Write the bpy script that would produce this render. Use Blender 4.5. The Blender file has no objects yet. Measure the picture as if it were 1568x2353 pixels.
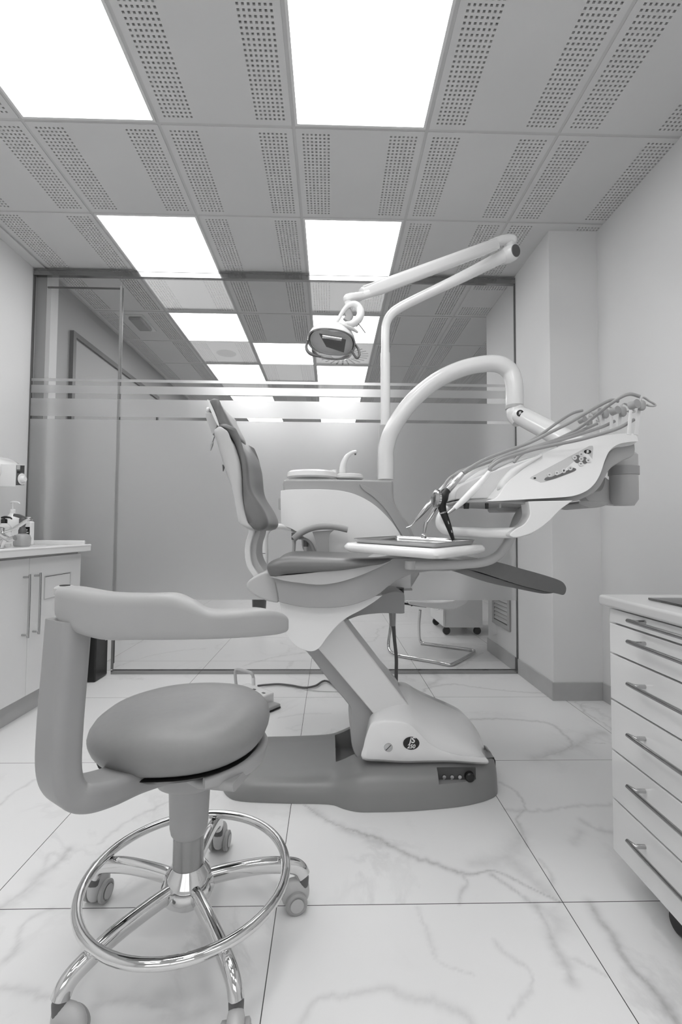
import bpy, bmesh, math, random
import numpy as np
from mathutils import Vector, Matrix
random.seed(4); rng = np.random.RandomState(7)
PI = math.pi
SC = bpy.context.scene
COL = SC.collection

# ------------------------------------------------------------------ camera
FPX, YAW, PIT, ROL, HF = 1065.6, .0234, .0391, .0062, .9723
cy, sy, cp, sp, cr, sr = math.cos(YAW), math.sin(YAW), math.cos(PIT), math.sin(PIT), math.cos(ROL), math.sin(ROL)
FW = Vector((sy*cp, cy*cp, sp)); r0 = Vector((cy, -sy, 0)); u0 = r0.cross(FW)
RT = r0*cr + u0*sr; UP = -r0*sr + u0*cr
CAM = Vector((0, 0, HF))
cd = bpy.data.cameras.new('camera'); cam = bpy.data.objects.new('camera', cd); COL.objects.link(cam)
cd.sensor_fit = 'HORIZONTAL'; cd.sensor_width = 36; cd.lens = FPX/1568*36; cd.clip_start = .05; cd.clip_end = 60
cam.matrix_world = Matrix(((RT.x, UP.x, -FW.x, 0), (RT.y, UP.y, -FW.y, 0), (RT.z, UP.z, -FW.z, HF), (0, 0, 0, 1)))
SC.camera = cam
# ------------------------------------------------------------------ world, exposure
w = bpy.data.worlds.new('world'); SC.world = w; w.use_nodes = True
w.node_tree.nodes['Background'].inputs[0].default_value = (.5, .5, .5, 1)
w.node_tree.nodes['Background'].inputs[1].default_value = .3
SC.view_settings.view_transform = 'Standard'; SC.view_settings.look = 'None'
SC.view_settings.gamma = 1; SC.view_settings.use_curve_mapping = False
SC.view_settings.exposure = .98
PANEL_STRENGTH = 3.6
try:
    SC.cycles.max_bounces = 10; SC.cycles.transparent_max_bounces = 16; SC.cycles.transmission_bounces = 8
except Exception: pass

# ------------------------------------------------------------------ projection helpers (photo reading -> place in the room)
def ray(x, y): return FW + RT*((x-784)/FPX) + UP*((1176.5-y)/FPX)
def at(x, y, Y): d = ray(x, y); return CAM + d*(Y/d.y)
def atz(x, y, z=0.): d = ray(x, y); return CAM + d*((z-HF)/d.z)
def atx(x, y, X): d = ray(x, y); return CAM + d*(X/d.x)
S = lambda px, Y: px*Y/FPX          # length of px pixels at depth Y

# ------------------------------------------------------------------ materials
MATS = {}
def lin(c): return ((c+.055)/1.055)**2.4 if c > .04045 else c/12.92
def mat(name, g, rough=.5, metal=0, coat=0, spec=.5, noise=0, nscale=30, bump=0):
    """g is an sRGB grey 0..1"""
    if name in MATS: return MATS[name]
    m = bpy.data.materials.new(name); m.use_nodes = True; nt = m.node_tree; b = nt.nodes['Principled BSDF']
    v = lin(g); b.inputs['Base Color'].default_value = (v, v, v, 1)
    b.inputs['Roughness'].default_value = rough; b.inputs['Metallic'].default_value = metal
    b.inputs['Coat Weight'].default_value = coat; b.inputs['Specular IOR Level'].default_value = spec
    if noise or bump:
        tc = nt.nodes.new('ShaderNodeTexCoord'); n = nt.nodes.new('ShaderNodeTexNoise')
        n.inputs['Scale'].default_value = nscale; n.inputs['Detail'].default_value = 5
        nt.links.new(tc.outputs['Object'], n.inputs['Vector'])
        if noise:
            r = nt.nodes.new('ShaderNodeValToRGB'); e = r.color_ramp.elements
            a, c = v*(1-noise), min(1, v*(1+noise)); e[0].color = (a, a, a, 1); e[1].color = (c, c, c, 1); e[0].position = .3; e[1].position = .7
            nt.links.new(n.outputs['Fac'], r.inputs['Fac']); nt.links.new(r.outputs['Color'], b.inputs['Base Color'])
        if bump:
            bp = nt.nodes.new('ShaderNodeBump'); bp.inputs['Strength'].default_value = bump; bp.inputs['Distance'].default_value = .002
            nt.links.new(n.outputs['Fac'], bp.inputs['Height']); nt.links.new(bp.outputs['Normal'], b.inputs['Normal'])
    MATS[name] = m; return m
def emit(name, s):
    m = bpy.data.materials.new(name); m.use_nodes = True; nt = m.node_tree; nt.nodes.clear()
    e = nt.nodes.new('ShaderNodeEmission'); o = nt.nodes.new('ShaderNodeOutputMaterial'); e.inputs[1].default_value = s
    nt.links.new(e.outputs[0], o.inputs[0]); return m
def glass(name, tint=.97, ior=1.5, rough=0., gain=1.):
    m = bpy.data.materials.new(name); m.use_nodes = True; nt = m.node_tree; nt.nodes.clear()
    t = nt.nodes.new('ShaderNodeBsdfTransparent'); t.inputs[0].default_value = (tint,)*3+(1,)
    g = nt.nodes.new('ShaderNodeBsdfGlossy'); g.inputs['Roughness'].default_value = rough
    f = nt.nodes.new('ShaderNodeFresnel'); f.inputs[0].default_value = ior
    mm = nt.nodes.new('ShaderNodeMath'); mm.operation = 'MULTIPLY'; mm.inputs[1].default_value = gain; mm.use_clamp = True
    mx = nt.nodes.new('ShaderNodeMixShader'); o = nt.nodes.new('ShaderNodeOutputMaterial')
    L = nt.links.new; L(f.outputs[0], mm.inputs[0]); L(mm.outputs[0], mx.inputs[0]); L(t.outputs[0], mx.inputs[1]); L(g.outputs[0], mx.inputs[2]); L(mx.outputs[0], o.inputs[0])
    return m
def film_mat():
    m = bpy.data.materials.new('frosted_film'); m.use_nodes = True; nt = m.node_tree; nt.nodes.clear()
    r = nt.nodes.new('ShaderNodeBsdfRefraction'); r.inputs['Roughness'].default_value = .6; r.inputs['IOR'].default_value = 1.28
    r.inputs['Color'].default_value = (.97,)*3+(1,)
    d = nt.nodes.new('ShaderNodeBsdfDiffuse'); d.inputs[0].default_value = (.75,)*3+(1,)
    mx = nt.nodes.new('ShaderNodeMixShader'); mx.inputs[0].default_value = .26
    o = nt.nodes.new('ShaderNodeOutputMaterial'); L = nt.links.new
    L(r.outputs[0], mx.inputs[1]); L(d.outputs[0], mx.inputs[2]); L(mx.outputs[0], o.inputs[0]); return m

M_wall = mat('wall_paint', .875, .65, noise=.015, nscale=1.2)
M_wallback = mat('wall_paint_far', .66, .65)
M_tile = mat('ceiling_tile_paint', .82, .8, noise=.02, nscale=2.0)
M_hole = mat('tile_fleece', .30, .95)
M_tbar = mat('ceiling_rail_paint', .77, .5)
M_pframe = mat('panel_frame_white', .86, .4)
M_white = mat('white_gloss_shell', .91, .22, coat=.4, noise=.012, nscale=6)
M_offw = mat('off_white_plastic', .87, .32, noise=.012, nscale=8)
M_lgrey = mat('light_grey_plastic', .73, .35, noise=.015, nscale=8)
M_mgrey = mat('mid_grey_plastic', .635, .38, noise=.02, nscale=9)
M_base = mat('grey_base_plastic', .52, .33, noise=.02, nscale=9)
M_uph = mat('grey_vinyl', .43, .36, noise=.02, nscale=60, bump=.12)
M_uphs = mat('grey_vinyl_stool', .53, .40, noise=.02, nscale=60, bump=.12)
M_stool = mat('stool_grey_plastic', .60, .42, noise=.02, nscale=14)
M_stoolpad = mat('stool_pad_foam', .65, .40, noise=.015, nscale=14)
M_dark = mat('dark_gap', .08, .8)
M_black = mat('black_plastic', .07, .3)
M_dgrey = mat('dark_grey_plastic', .36, .4)
M_hose = mat('grey_hose', .60, .42)
M_chrome = mat('chrome', .86, .06, metal=1)
M_steel = mat('brushed_steel', .72, .22, metal=1)
M_alu = mat('aluminium_rail', .62, .16, metal=1)
M_cab = mat('white_cabinet_lacquer', .87, .18, coat=.3, noise=.01, nscale=3)
M_cabg = mat('grey_white_cabinet_lacquer', .88, .15, coat=.4, noise=.01, nscale=3)
M_top = mat('white_worktop', .90, .2, coat=.3)
M_skirt = mat('stone_skirting', .70, .35, noise=.10, nscale=4)
M_clear = glass('clear_plastic', .985, 1.35, .02, .8)
M_refl = mat('reflector_satin', .93, .12, coat=.5)
M_glass = glass('partition_glass', .975, 1.5, 0., .55)
M_film = film_mat()
M_panel = emit('light_panel_diffuser', PANEL_STRENGTH)

# ------------------------------------------------------------------ object helpers
def link(o, parent=None):
    COL.objects.link(o)
    if parent is not None: o.parent = parent
    return o
def rootloc(p):
    v = Vector((0, 0, 0))
    while p is not None: v += p.location; p = p.parent
    return v
def mk(name, vs, fs, m, parent=None, smooth=True, bevel=0, seg=3, ang=35, sub=0, idx=None):
    vs = [Vector(v) for v in vs]
    if parent is not None: org = rootloc(parent); loc = Vector((0, 0, 0))
    else:
        xs = [v.x for v in vs]; ys = [v.y for v in vs]; zs = [v.z for v in vs]
        org = Vector(((min(xs)+max(xs))/2, (min(ys)+max(ys))/2, min(zs))); loc = org
    me = bpy.data.meshes.new(name); me.from_pydata([tuple(v-org) for v in vs], [], fs)
    ms = m if isinstance(m, (list, tuple)) else [m]
    for q in ms: me.materials.append(q)
    bm = bmesh.new(); bm.from_mesh(me)
    if idx is None: bmesh.ops.recalc_face_normals(bm, faces=bm.faces)
    bm.to_mesh(me); bm.free()
    if idx is not None: me.polygons.foreach_set('material_index', idx)
    if smooth:
        me.polygons.foreach_set('use_smooth', [True]*len(me.polygons)); me.set_sharp_from_angle(angle=math.radians(ang))
    me.update()
    o = bpy.data.objects.new(name, me); link(o, parent); o.location = loc
    if bevel:
        b = o.modifiers.new('bevel', 'BEVEL'); b.width = bevel; b.segments = seg; b.limit_method = 'ANGLE'; b.angle_limit = math.radians(ang)
        b.harden_normals = True
        me.polygons.foreach_set('use_smooth', [True]*len(me.polygons))
    if sub:
        s = o.modifiers.new('sub', 'SUBSURF'); s.levels = sub; s.render_levels = sub
    return o
def tag(o, label=None, cat=None, group=None, kind=None):
    if label: o['label'] = label
    if cat: o['category'] = cat
    if group: o['group'] = group
    if kind: o['kind'] = kind
    return o
def thing(name, label, cat, loc, group=None, rz=0):
    o = bpy.data.objects.new(name, None); link(o); o.location = loc; o.rotation_euler[2] = rz
    o.empty_display_size = .05
    return tag(o, label, cat, group)
def struct(o): o['kind'] = 'structure'; return o
def boxv(lo, hi):
    x0, y0, z0 = lo; x1, y1, z1 = hi
    return ([(x0, y0, z0), (x1, y0, z0), (x1, y1, z0), (x0, y1, z0), (x0, y0, z1), (x1, y0, z1), (x1, y1, z1), (x0, y1, z1)],
            [(0, 3, 2, 1), (4, 5, 6, 7), (0, 1, 5, 4), (1, 2, 6, 5), (2, 3, 7, 6), (3, 0, 4, 7)])
def box(name, lo, hi, m, parent=None, bevel=0, seg=3, **k):
    v, f = boxv(lo, hi); return mk(name, v, f, m, parent, bevel=bevel, seg=seg, smooth=bool(bevel), **k)
def merge(parts):
    V, F = [], []
    for v, f in parts:
        n = len(V); V += [Vector(q) for q in v]; F += [tuple(i+n for i in q) for q in f]
    return V, F
def cr_spline(P, n=8, closed=False):
    """Catmull-Rom through P (numpy rows)"""
    P = [np.array(p, float) for p in P]; out = []; N = len(P)
    rngs = range(N) if closed else range(N-1)
    for i in rngs:
        p1, p2 = P[i], P[(i+1) % N]
        p0 = P[(i-1) % N] if (closed or i > 0) else 2*p1-p2
        p3 = P[(i+2) % N] if (closed or i < N-2) else 2*p2-p1
        for k in range(n):
            t = k/n
            out.append(.5*((2*p1)+(-p0+p2)*t+(2*p0-5*p1+4*p2-p3)*t*t+(-p0+3*p1-3*p2+p3)*t**3))
    if not closed: out.append(P[-1])
    return out
def outline(pts, n=5):
    """closed outline; a point with a third value is a hard corner"""
    N = len(pts); c = [i for i, p in enumerate(pts) if len(p) > 2 and p[2]]
    Q = [np.array(p[:2], float) for p in pts]
    if not c: return cr_spline(Q, n, True)
    out = []
    for a, i in enumerate(c):
        j = c[(a+1) % len(c)]
        idx = [i]; k = i
        while True:
            k = (k+1) % N; idx.append(k)
            if k == j: break
        seg = cr_spline([Q[q] for q in idx], n if len(idx) > 2 else 1)
        out += seg[:-1]
    return out
def extr(name, px, Y0, Y1, m, parent=None, bevel=.008, seg=3, n=5, Yref=None, xz=False, ang=40, taper=1.0):
    """outline traced at depth Yref (default Y0), given real thickness Y0..Y1"""
    o2 = outline(px, n); Yr = Y0 if Yref is None else Yref
    P = [(p[0], p[1]) for p in o2] if xz else [(lambda q: (q.x, q.z))(at(p[0], p[1], Yr)) for p in o2]
    cx = sum(p[0] for p in P)/len(P); cz = sum(p[1] for p in P)/len(P)
    N = len(P)
    v = [(p[0], Y0, p[1]) for p in P]+[(cx+(p[0]-cx)*taper, Y1, cz+(p[1]-cz)*taper) for p in P]
    f = [tuple(range(N)), tuple(range(2*N-1, N-1, -1))]+[(i, i+N, (i+1) % N+N, (i+1) % N) for i in range(N)]
    return mk(name, v, f, m, parent, bevel=bevel, seg=seg, ang=ang)
def loft(rings, cap=True, closed_ring=True):
    V, F = [], []; N = len(rings[0])
    for r in rings: V += [Vector(p) for p in r]
    for a in range(len(rings)-1):
        for i in range(N if closed_ring else N-1):
            j = (i+1) % N
            F.append((a*N+i, a*N+j, (a+1)*N+j, (a+1)*N+i))
    if cap: F.append(tuple(range(N-1, -1, -1))); F.append(tuple((len(rings)-1)*N+i for i in range(N)))
    return V, F
def frames(P, up=None):
    P = [Vector(p) for p in P]; T = []
    for i in range(len(P)):
        a = P[max(0, i-1)]; b = P[min(len(P)-1, i+1)]; T.append((b-a).normalized())
    fr = []; 
    ref = Vector(up) if up else (Vector((0, 0, 1)) if abs(T[0].z) < .9 else Vector((0, 1, 0)))
    prev = None
    for t in T:
        if up is not None or prev is None: n = (ref - t*ref.dot(t))
        else: n = prev - t*prev.dot(t)
        if n.length < 1e-5: n = prev if prev else Vector((1, 0, 0))
        n.normalize(); prev = n; fr.append((t, n, t.cross(n)))
    return P, fr
def sweepv(P, sec, scales=None, up=None, caps=True):
    """sec: list of (a,b) offsets along (binormal, normal); scales: per point (sa,sb)"""
    P, fr = frames(P, up); rings = []
    for i, p in enumerate(P):
        t, n, b = fr[i]; s = scales[i] if scales is not None else (1, 1)
        if not hasattr(s, '__len__'): s = (s, s)
        rings.append([p+b*(q[0]*s[0])+n*(q[1]*s[1]) for q in sec])
    return loft(rings, caps)
def circ(n=16, a=1., b=None):
    b = a if b is None else b
    return [(a*math.cos(2*PI*k/n), b*math.sin(2*PI*k/n)) for k in range(n)]
def rrect(a, b, r, n=4):
    out = []
    for cx, cz, t0 in ((a-r, b-r, 0), (-a+r, b-r, PI/2), (-a+r, -b+r, PI), (a-r, -b+r, 1.5*PI)):
        for k in range(n+1):
            t = t0+PI/2*k/n; out.append((cx+r*math.cos(t), cz+r*math.sin(t)))
    return out
def tubev(pts, r, n=14, sm=6, round_ends=False):
    if hasattr(r, '__len__'): PP = [list(p)+[q] for p, q in zip(pts, r)]
    else: PP = [list(p)+[r] for p in pts]
    Q = cr_spline(PP, sm) if sm > 1 else [np.array(p, float) for p in PP]
    P = [q[:3] for q in Q]; R = [max(1e-4, q[3]) for q in Q]
    if round_ends:
        d0 = Vector(P[0])-Vector(P[1]); d0.normalize(); d1 = Vector(P[-1])-Vector(P[-2]); d1.normalize()
        a, b = [], []
        for k in (1, .8, .5):
            a.append((Vector(P[0])+d0*R[0]*k, R[0]*math.sqrt(max(0.02, 1-k*k))))
            b.append((Vector(P[-1])+d1*R[-1]*k, R[-1]*math.sqrt(max(0.02, 1-k*k))))
        P = [np.array(q[0]) for q in a]+P+[np.array(q[0]) for q in b[::-1]]; R = [q[1] for q in a]+R+[q[1] for q in b[::-1]]
    return sweepv(P, circ(n), R)
def tube(name, pts, r, m, parent=None, **k):
    v, f = tubev(pts, r, **k); return mk(name, v, f, m, parent, ang=50)
def lathev(prof, c, n=32, ax=None, sx=1, sy_=1):
    """prof (r,z) list; axis ax (unit) through c"""
    z = Vector(ax).normalized() if ax is not None else Vector((0, 0, 1))
    x = Vector((1, 0, 0)) if abs(z.x) < .9 else Vector((0, 1, 0)); x = (x-z*x.dot(z)).normalized(); y = z.cross(x); c = Vector(c)
    rings = [[c+z*h+x*(sx*max(r, 1e-4)*math.cos(2*PI*k/n))+y*(sy_*max(r, 1e-4)*math.sin(2*PI*k/n)) for k in range(n)] for r, h in prof]
    return loft(rings, True)
def lathe(name, prof, c, m, parent=None, n=32, ax=None, ang=35, **k):
    v, f = lathev(prof, c, n, ax, **k); return mk(name, v, f, m, parent, ang=ang)
def supv(c, a, b, h, e1=.6, e2=.6, n=40, k=20, X=None, Yv=None, Z=None):
    X = X or Vector((1, 0, 0)); Yv = Yv or Vector((0, 1, 0)); Z = Z or Vector((0, 0, 1)); c = Vector(c)
    pw = lambda v, e: math.copysign(abs(v)**e, v)
    rings = []
    for i in range(k+1):
        ph = -PI/2+PI*i/k; ph = max(-PI/2+.02, min(PI/2-.02, ph))
        cr_, sr_ = pw(math.cos(ph), e1), pw(math.sin(ph), e1)
        rings.append([c+X*(a*cr_*pw(math.cos(2*PI*j/n), e2))+Yv*(b*cr_*pw(math.sin(2*PI*j/n), e2))+Z*(h*sr_) for j in range(n)])
    return loft(rings, True)
def sup(name, c, a, b, h, m, parent=None, **k):
    v, f = supv(c, a, b, h, **k); return mk(name, v, f, m, parent, ang=60)
def text(name, s, m, parent, org, xd, yd, size, depth=.0004, shear=0, bold=0.):
    cu = bpy.data.curves.new(name, 'FONT'); cu.body = s; cu.size = size; cu.extrude = depth; cu.align_x = 'CENTER'; cu.align_y = 'CENTER'; cu.shear = shear; cu.offset = bold
    o = bpy.data.objects.new(name, cu); COL.objects.link(o)
    dg = bpy.context.evaluated_depsgraph_get(); me = bpy.data.meshes.new_from_object(o.evaluated_get(dg))
    bpy.data.objects.remove(o)
    xd = Vector(xd).normalized(); yd = Vector(yd).normalized(); zd = xd.cross(yd); org = Vector(org)
    vs = [org+xd*v.co.x+yd*v.co.y+zd*v.co.z for v in me.vertices]; fs = [tuple(p.vertices) for p in me.polygons]
    return mk(name, vs, fs, m, parent, smooth=False)
def copy_tree(o, parent=None):
    c = o.copy(); COL.objects.link(c)
    if parent is not None: c.parent = parent
    for ch in [q for q in bpy.data.objects if q.parent == o]: copy_tree(ch, c)
    return c

# =================================================================== ROOM
HC = 2.775; XL, XR = -2.06, 1.59; XP = 1.297; YG = 3.19; YB = -2.3; YE = 9.2; XLB = -1.99; XRB = 3.0
GX, GY, T = -1.3762, 2.0137, .6
FX, FY, FT = -.8796, 1.2421, .7487

# ---- floor
def vein_field(X, Y):
    px_veins = [
     (1.0, .0065, [(700,1850),(745,1880),(800,1905),(865,1925),(930,1960),(1000,1985),(1050,2003),(1090,2008),(1130,2000),(1165,2012),(1200,2030),(1250,2055),(1286,2072)]),
     (.6, .016, [(720,1862),(800,1910),(880,1935)]),
     (.45, .028, [(1085,1985),(1130,1980),(1165,1965),(1190,1935),(1197,1915)]),
     (.5, .024, [(1165,1970),(1200,2000),(1240,2035),(1282,2068)]),
     (.6, .005, [(1060,2008),(1075,2030),(1060,2050),(1055,2078)]),
     (.8, .006, [(1130,2010),(1175,2040),(1220,2073)]),
     (.7, .007, [(1150,1798),(1185,1818),(1207,1855),(1188,1880),(1200,1910),(1212,1945)]),
     (.75, .012, [(1232,2080),(1258,2125),(1275,2175),(1300,2215),(1315,2255)]),
     (.45, .028, [(1250,2090),(1285,2120),(1270,2150)]),
     (.5, .005, [(1300,2200),(1345,2215),(1395,2243)]),
     (.95, .011, [(1358,2075),(1375,2110),(1410,2150),(1430,2195),(1460,2232),(1500,2270),(1530,2312),(1565,2360)]),
     (.5, .007, [(690,2350),(735,2292),(800,2288),(885,2270),(930,2290),(990,2300),(1060,2325),(1090,2360)]),
     (.35, .005, [(960,2085),(985,2150),(1010,2210),(1090,2240)]),
     (.45, .005, [(1135,2160),(1160,2190),(1220,2230),(1215,2280),(1170,2340)]),
     (.7, .007, [(1060,1655),(1140,1651),(1200,1655),(1262,1662),(1300,1690),(1315,1712),(1285,1728),(1240,1742)]),
     (.5, .025, [(1230,1742),(1275,1728),(1330,1712),(1355,1690),(1385,1683)]),
     (.6, .005, [(1310,1722),(1340,1708),(1390,1708)]),
     (.6, .009, [(930,1610),(985,1581),(1040,1572),(1100,1580),(1190,1590),(1250,1592)]),
     (.5, .03, [(985,1575),(1010,1560),(1000,1548)]),
     (.6, .007, [(1325,1612),(1350,1640),(1400,1670),(1412,1690)]),
     (.5, .007, [(1160,1860),(1250,1864),(1330,1852),(1420,1850)]),
     (.55, .009, [(1335,1883),(1370,1905),(1422,1916)]),
     (.4, .012, [(1335,1910),(1320,1940)]),
     (.5, .005, [(1240,1975),(1265,2005),(1270,2035)]),
     (.6, .012, [(0,2086),(60,2045),(95,2010),(130,1985),(160,1950)]),
     (.4, .02, [(20,2080),(60,2055),(90,2030)]),
     (.45, .005, [(225,1940),(290,1890),(360,1855),(470,1800)]),
     (.45, .006, [(15,2205),(38,2180),(45,2140),(70,2110),(120,2088)]),
     (.5, .007, [(0,2270),(50,2275),(110,2292)]),
     (.5, .012, [(220,2310),(290,2300),(380,2315),(430,2330)]),
     (.5, .018, [(380,2335),(440,2335),(500,2315)]),
     (.5, .006, [(0,1850),(30,1822),(85,1790)]),
     (.4, .005, [(205,1690),(250,1655)]),
     (.45, .007, [(230,1548),(300,1520),(380,1500),(470,1490)]),
     (.45, .006, [(100,2000),(115,1960),(150,1975)]),
     (.4, .006, [(640,1650),(700,1640),(760,1640)]),
     (.5, .01, [(560,1530),(630,1510),(700,1500)]),
     (.5, .008, [(760,1490),(860,1470),(880,1440),(1000,1430)]),
     (.5, .008, [(1040,1545),(1090,1510),(1110,1500)]),
     (.5, .008, [(300,1480),(420,1460),(560,1430),(700,1420)]),
    ]
    F = np.zeros_like(X)
    for s, wd, pl in px_veins:
        P = [atz(x, y, 0) for x, y in pl]; P = [np.array((p.x, p.y)) for p in P]
        P = cr_spline(P, 5); P = np.array(P)
        for _ in range(2):                                 # fractal wobble
            mid = (P[1:]+P[:-1])/2; L = np.linalg.norm(P[1:]-P[:-1], axis=1)
            mid = mid+rng.randn(*mid.shape)*L[:, None]*.16
            Q = np.empty((len(P)+len(mid), 2)); Q[0::2] = P; Q[1::2] = mid; P = Q
        lo = P.min(0)-.08; hi = P.max(0)+.08
        msk = (X > lo[0]) & (X < hi[0]) & (Y > lo[1]) & (Y < hi[1])
        x, y = X[msk], Y[msk]; D = np.full(x.shape, 9.); W = np.full(x.shape, wd)
        wv = np.interp(np.linspace(0, 1, len(P)), np.linspace(0, 1, 9), .5+rng.rand(9)*1.0)
        for i in range(len(P)-1):
            a, b = P[i], P[i+1]; ab = b-a; t = np.clip(((x-a[0])*ab[0]+(y-a[1])*ab[1])/(ab@ab+1e-12), 0, 1)
            d = np.hypot(x-a[0]-t*ab[0], y-a[1]-t*ab[1]); q = d < D; D[q] = d[q]; W[q] = wd*wv[i]
        F[msk] = np.maximum(F[msk], s*np.exp(-(D/W)**1.4))
    return F
def floor_mat():
    m = bpy.data.materials.new('marble_tile'); m.use_nodes = True; nt = m.node_tree; b = nt.nodes['Principled BSDF']; L = nt.links.new; N = nt.nodes.new
    geo = N('ShaderNodeNewGeometry'); sep = N('ShaderNodeSeparateXYZ'); L(geo.outputs['Position'], sep.inputs[0])
    def math_(op, a, b_=None, cl=False):
        n = N('ShaderNodeMath'); n.operation = op; n.use_clamp = cl
        for i, q in enumerate((a, b_)):
            if q is None: continue
            if isinstance(q, (int, float)): n.inputs[i].default_value = q
            else: L(q, n.inputs[i])
        return n.outputs[0]
    def gl(o, off):
        q = math_('DIVIDE', math_('SUBTRACT', o, off), FT); fr = math_('SUBTRACT', q, math_('FLOOR', q))
        e = math_('MINIMUM', fr, math_('SUBTRACT', 1., fr)); return math_('LESS_THAN', e, .0011/FT), math_('FLOOR', q)
    gx, ix = gl(sep.outputs[0], FX); gy, iy = gl(sep.outputs[1], FY); g = math_('MAXIMUM', gx, gy)
    # per tile offset so that the faint veins do not run through the joints
    cmb = N('ShaderNodeCombineXYZ'); L(math_('MULTIPLY', ix, 3.7), cmb.inputs[0]); L(math_('MULTIPLY', iy, 5.3), cmb.inputs[1]); L(math_('MULTIPLY', math_('ADD', ix, math_('MULTIPLY', iy, 2.)), 1.9), cmb.inputs[2])
    va = N('ShaderNodeVectorMath'); va.operation = 'ADD'; L(geo.outputs['Position'], va.inputs[0]); L(cmb.outputs[0], va.inputs[1])
    n1 = N('ShaderNodeTexNoise'); n1.inputs['Scale'].default_value = 1.6; n1.inputs['Detail'].default_value = 7; n1.inputs['Roughness'].default_value = .6; n1.inputs['Distortion'].default_value = .6
    L(va.outputs[0], n1.inputs['Vector'])
    v = math_('ABSOLUTE', math_('SUBTRACT', n1.outputs['Fac'], .5))
    vv = math_('SUBTRACT', 1., math_('MULTIPLY', v, 38.), True)
    n2 = N('ShaderNodeTexNoise'); n2.inputs['Scale'].default_value = 2.2; n2.inputs['Detail'].default_value = 3; L(va.outputs[0], n2.inputs['Vector'])
    msk = math_('MULTIPLY', math_('SUBTRACT', n2.outputs['Fac'], .48, True), 4., True)
    faint = math_('MULTIPLY', math_('MULTIPLY', vv, msk), .22)
    att = N('ShaderNodeAttribute'); att.attribute_name = 'vein'
    n3 = N('ShaderNodeTexNoise'); n3.inputs['Scale'].default_value = 45; n3.inputs['Detail'].default_value = 4; L(geo.outputs['Position'], n3.inputs['Vector'])
    strong = math_('MULTIPLY', att.outputs['Fac'], math_('MULTIPLY_ADD', n3.outputs['Fac'], .9) if False else math_('ADD', math_('MULTIPLY', n3.outputs['Fac'], .9), .35))
    tot = math_('ADD', faint, math_('MULTIPLY', strong, .62), True)
    cl = math_('MULTIPLY', math_('SUBTRACT', n2.outputs['Fac'], .5), .10)
    mx = N('ShaderNodeMix'); mx.data_type = 'RGBA'; A = lin(.91); B = lin(.55)
    mx.inputs[6].default_value = (A, A, A, 1); mx.inputs[7].default_value = (B, B, B, 1); L(math_('ADD', tot, cl, True), mx.inputs[0])
    m2 = N('ShaderNodeMix'); m2.data_type = 'RGBA'; m2.inputs[7].default_value = (.06, .06, .06, 1); L(mx.outputs[2], m2.inputs[6]); L(g, m2.inputs[0])
    L(m2.outputs[2], b.inputs['Base Color']); b.inputs['Roughness'].default_value = .27; b.inputs['Specular IOR Level'].default_value = .4
    return m
M_floor = floor_mat()
def build_floor():
    xs = np.concatenate([np.arange(-2.06, 1.6, .006), [1.6]]); ys = np.concatenate([np.arange(.80, 3.3, .006), np.arange(3.3, 6.0, .02)])
    X, Y = np.meshgrid(xs, ys); F = vein_field(X, Y)
    n, m_ = X.shape; V = np.zeros((n*m_, 3)); V[:, 0] = X.ravel(); V[:, 1] = Y.ravel()
    i = np.arange(n*m_).reshape(n, m_); Q = np.stack([i[:-1, :-1], i[:-1, 1:], i[1:, 1:], i[1:, :-1]], -1).reshape(-1, 4)
    ext = [(-2.06, YB, 1.6, .80), (-2.06, ys[-1], 1.6, YE), (1.6, .8, XRB, YE)]
    EV = []; EF = []
    for x0, y0, x1, y1 in ext:
        k = n*m_+len(EV); EV += [(x0, y0, 0), (x1, y0, 0), (x1, y1, 0), (x0, y1, 0)]; EF.append((k, k+1, k+2, k+3))
    V = np.vstack([V, np.array(EV)]); Q = np.vstack([Q, np.array(EF)])
    me = bpy.data.meshes.new('floor'); me.vertices.add(len(V)); me.vertices.foreach_set('co', V.ravel().astype(np.float32))
    me.loops.add(Q.size); me.loops.foreach_set('vertex_index', Q.ravel().astype(np.int32))
    me.polygons.add(len(Q)); me.polygons.foreach_set('loop_start', np.arange(0, Q.size, 4, dtype=np.int32)); me.update(calc_edges=True)
    a = me.attributes.new('vein', 'FLOAT', 'POINT'); a.data.foreach_set('value', np.concatenate([F.ravel(), np.zeros(len(EV))]).astype(np.float32))
    me.materials.append(M_floor); o = bpy.data.objects.new('floor', me); link(o); struct(o)
build_floor()

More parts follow.
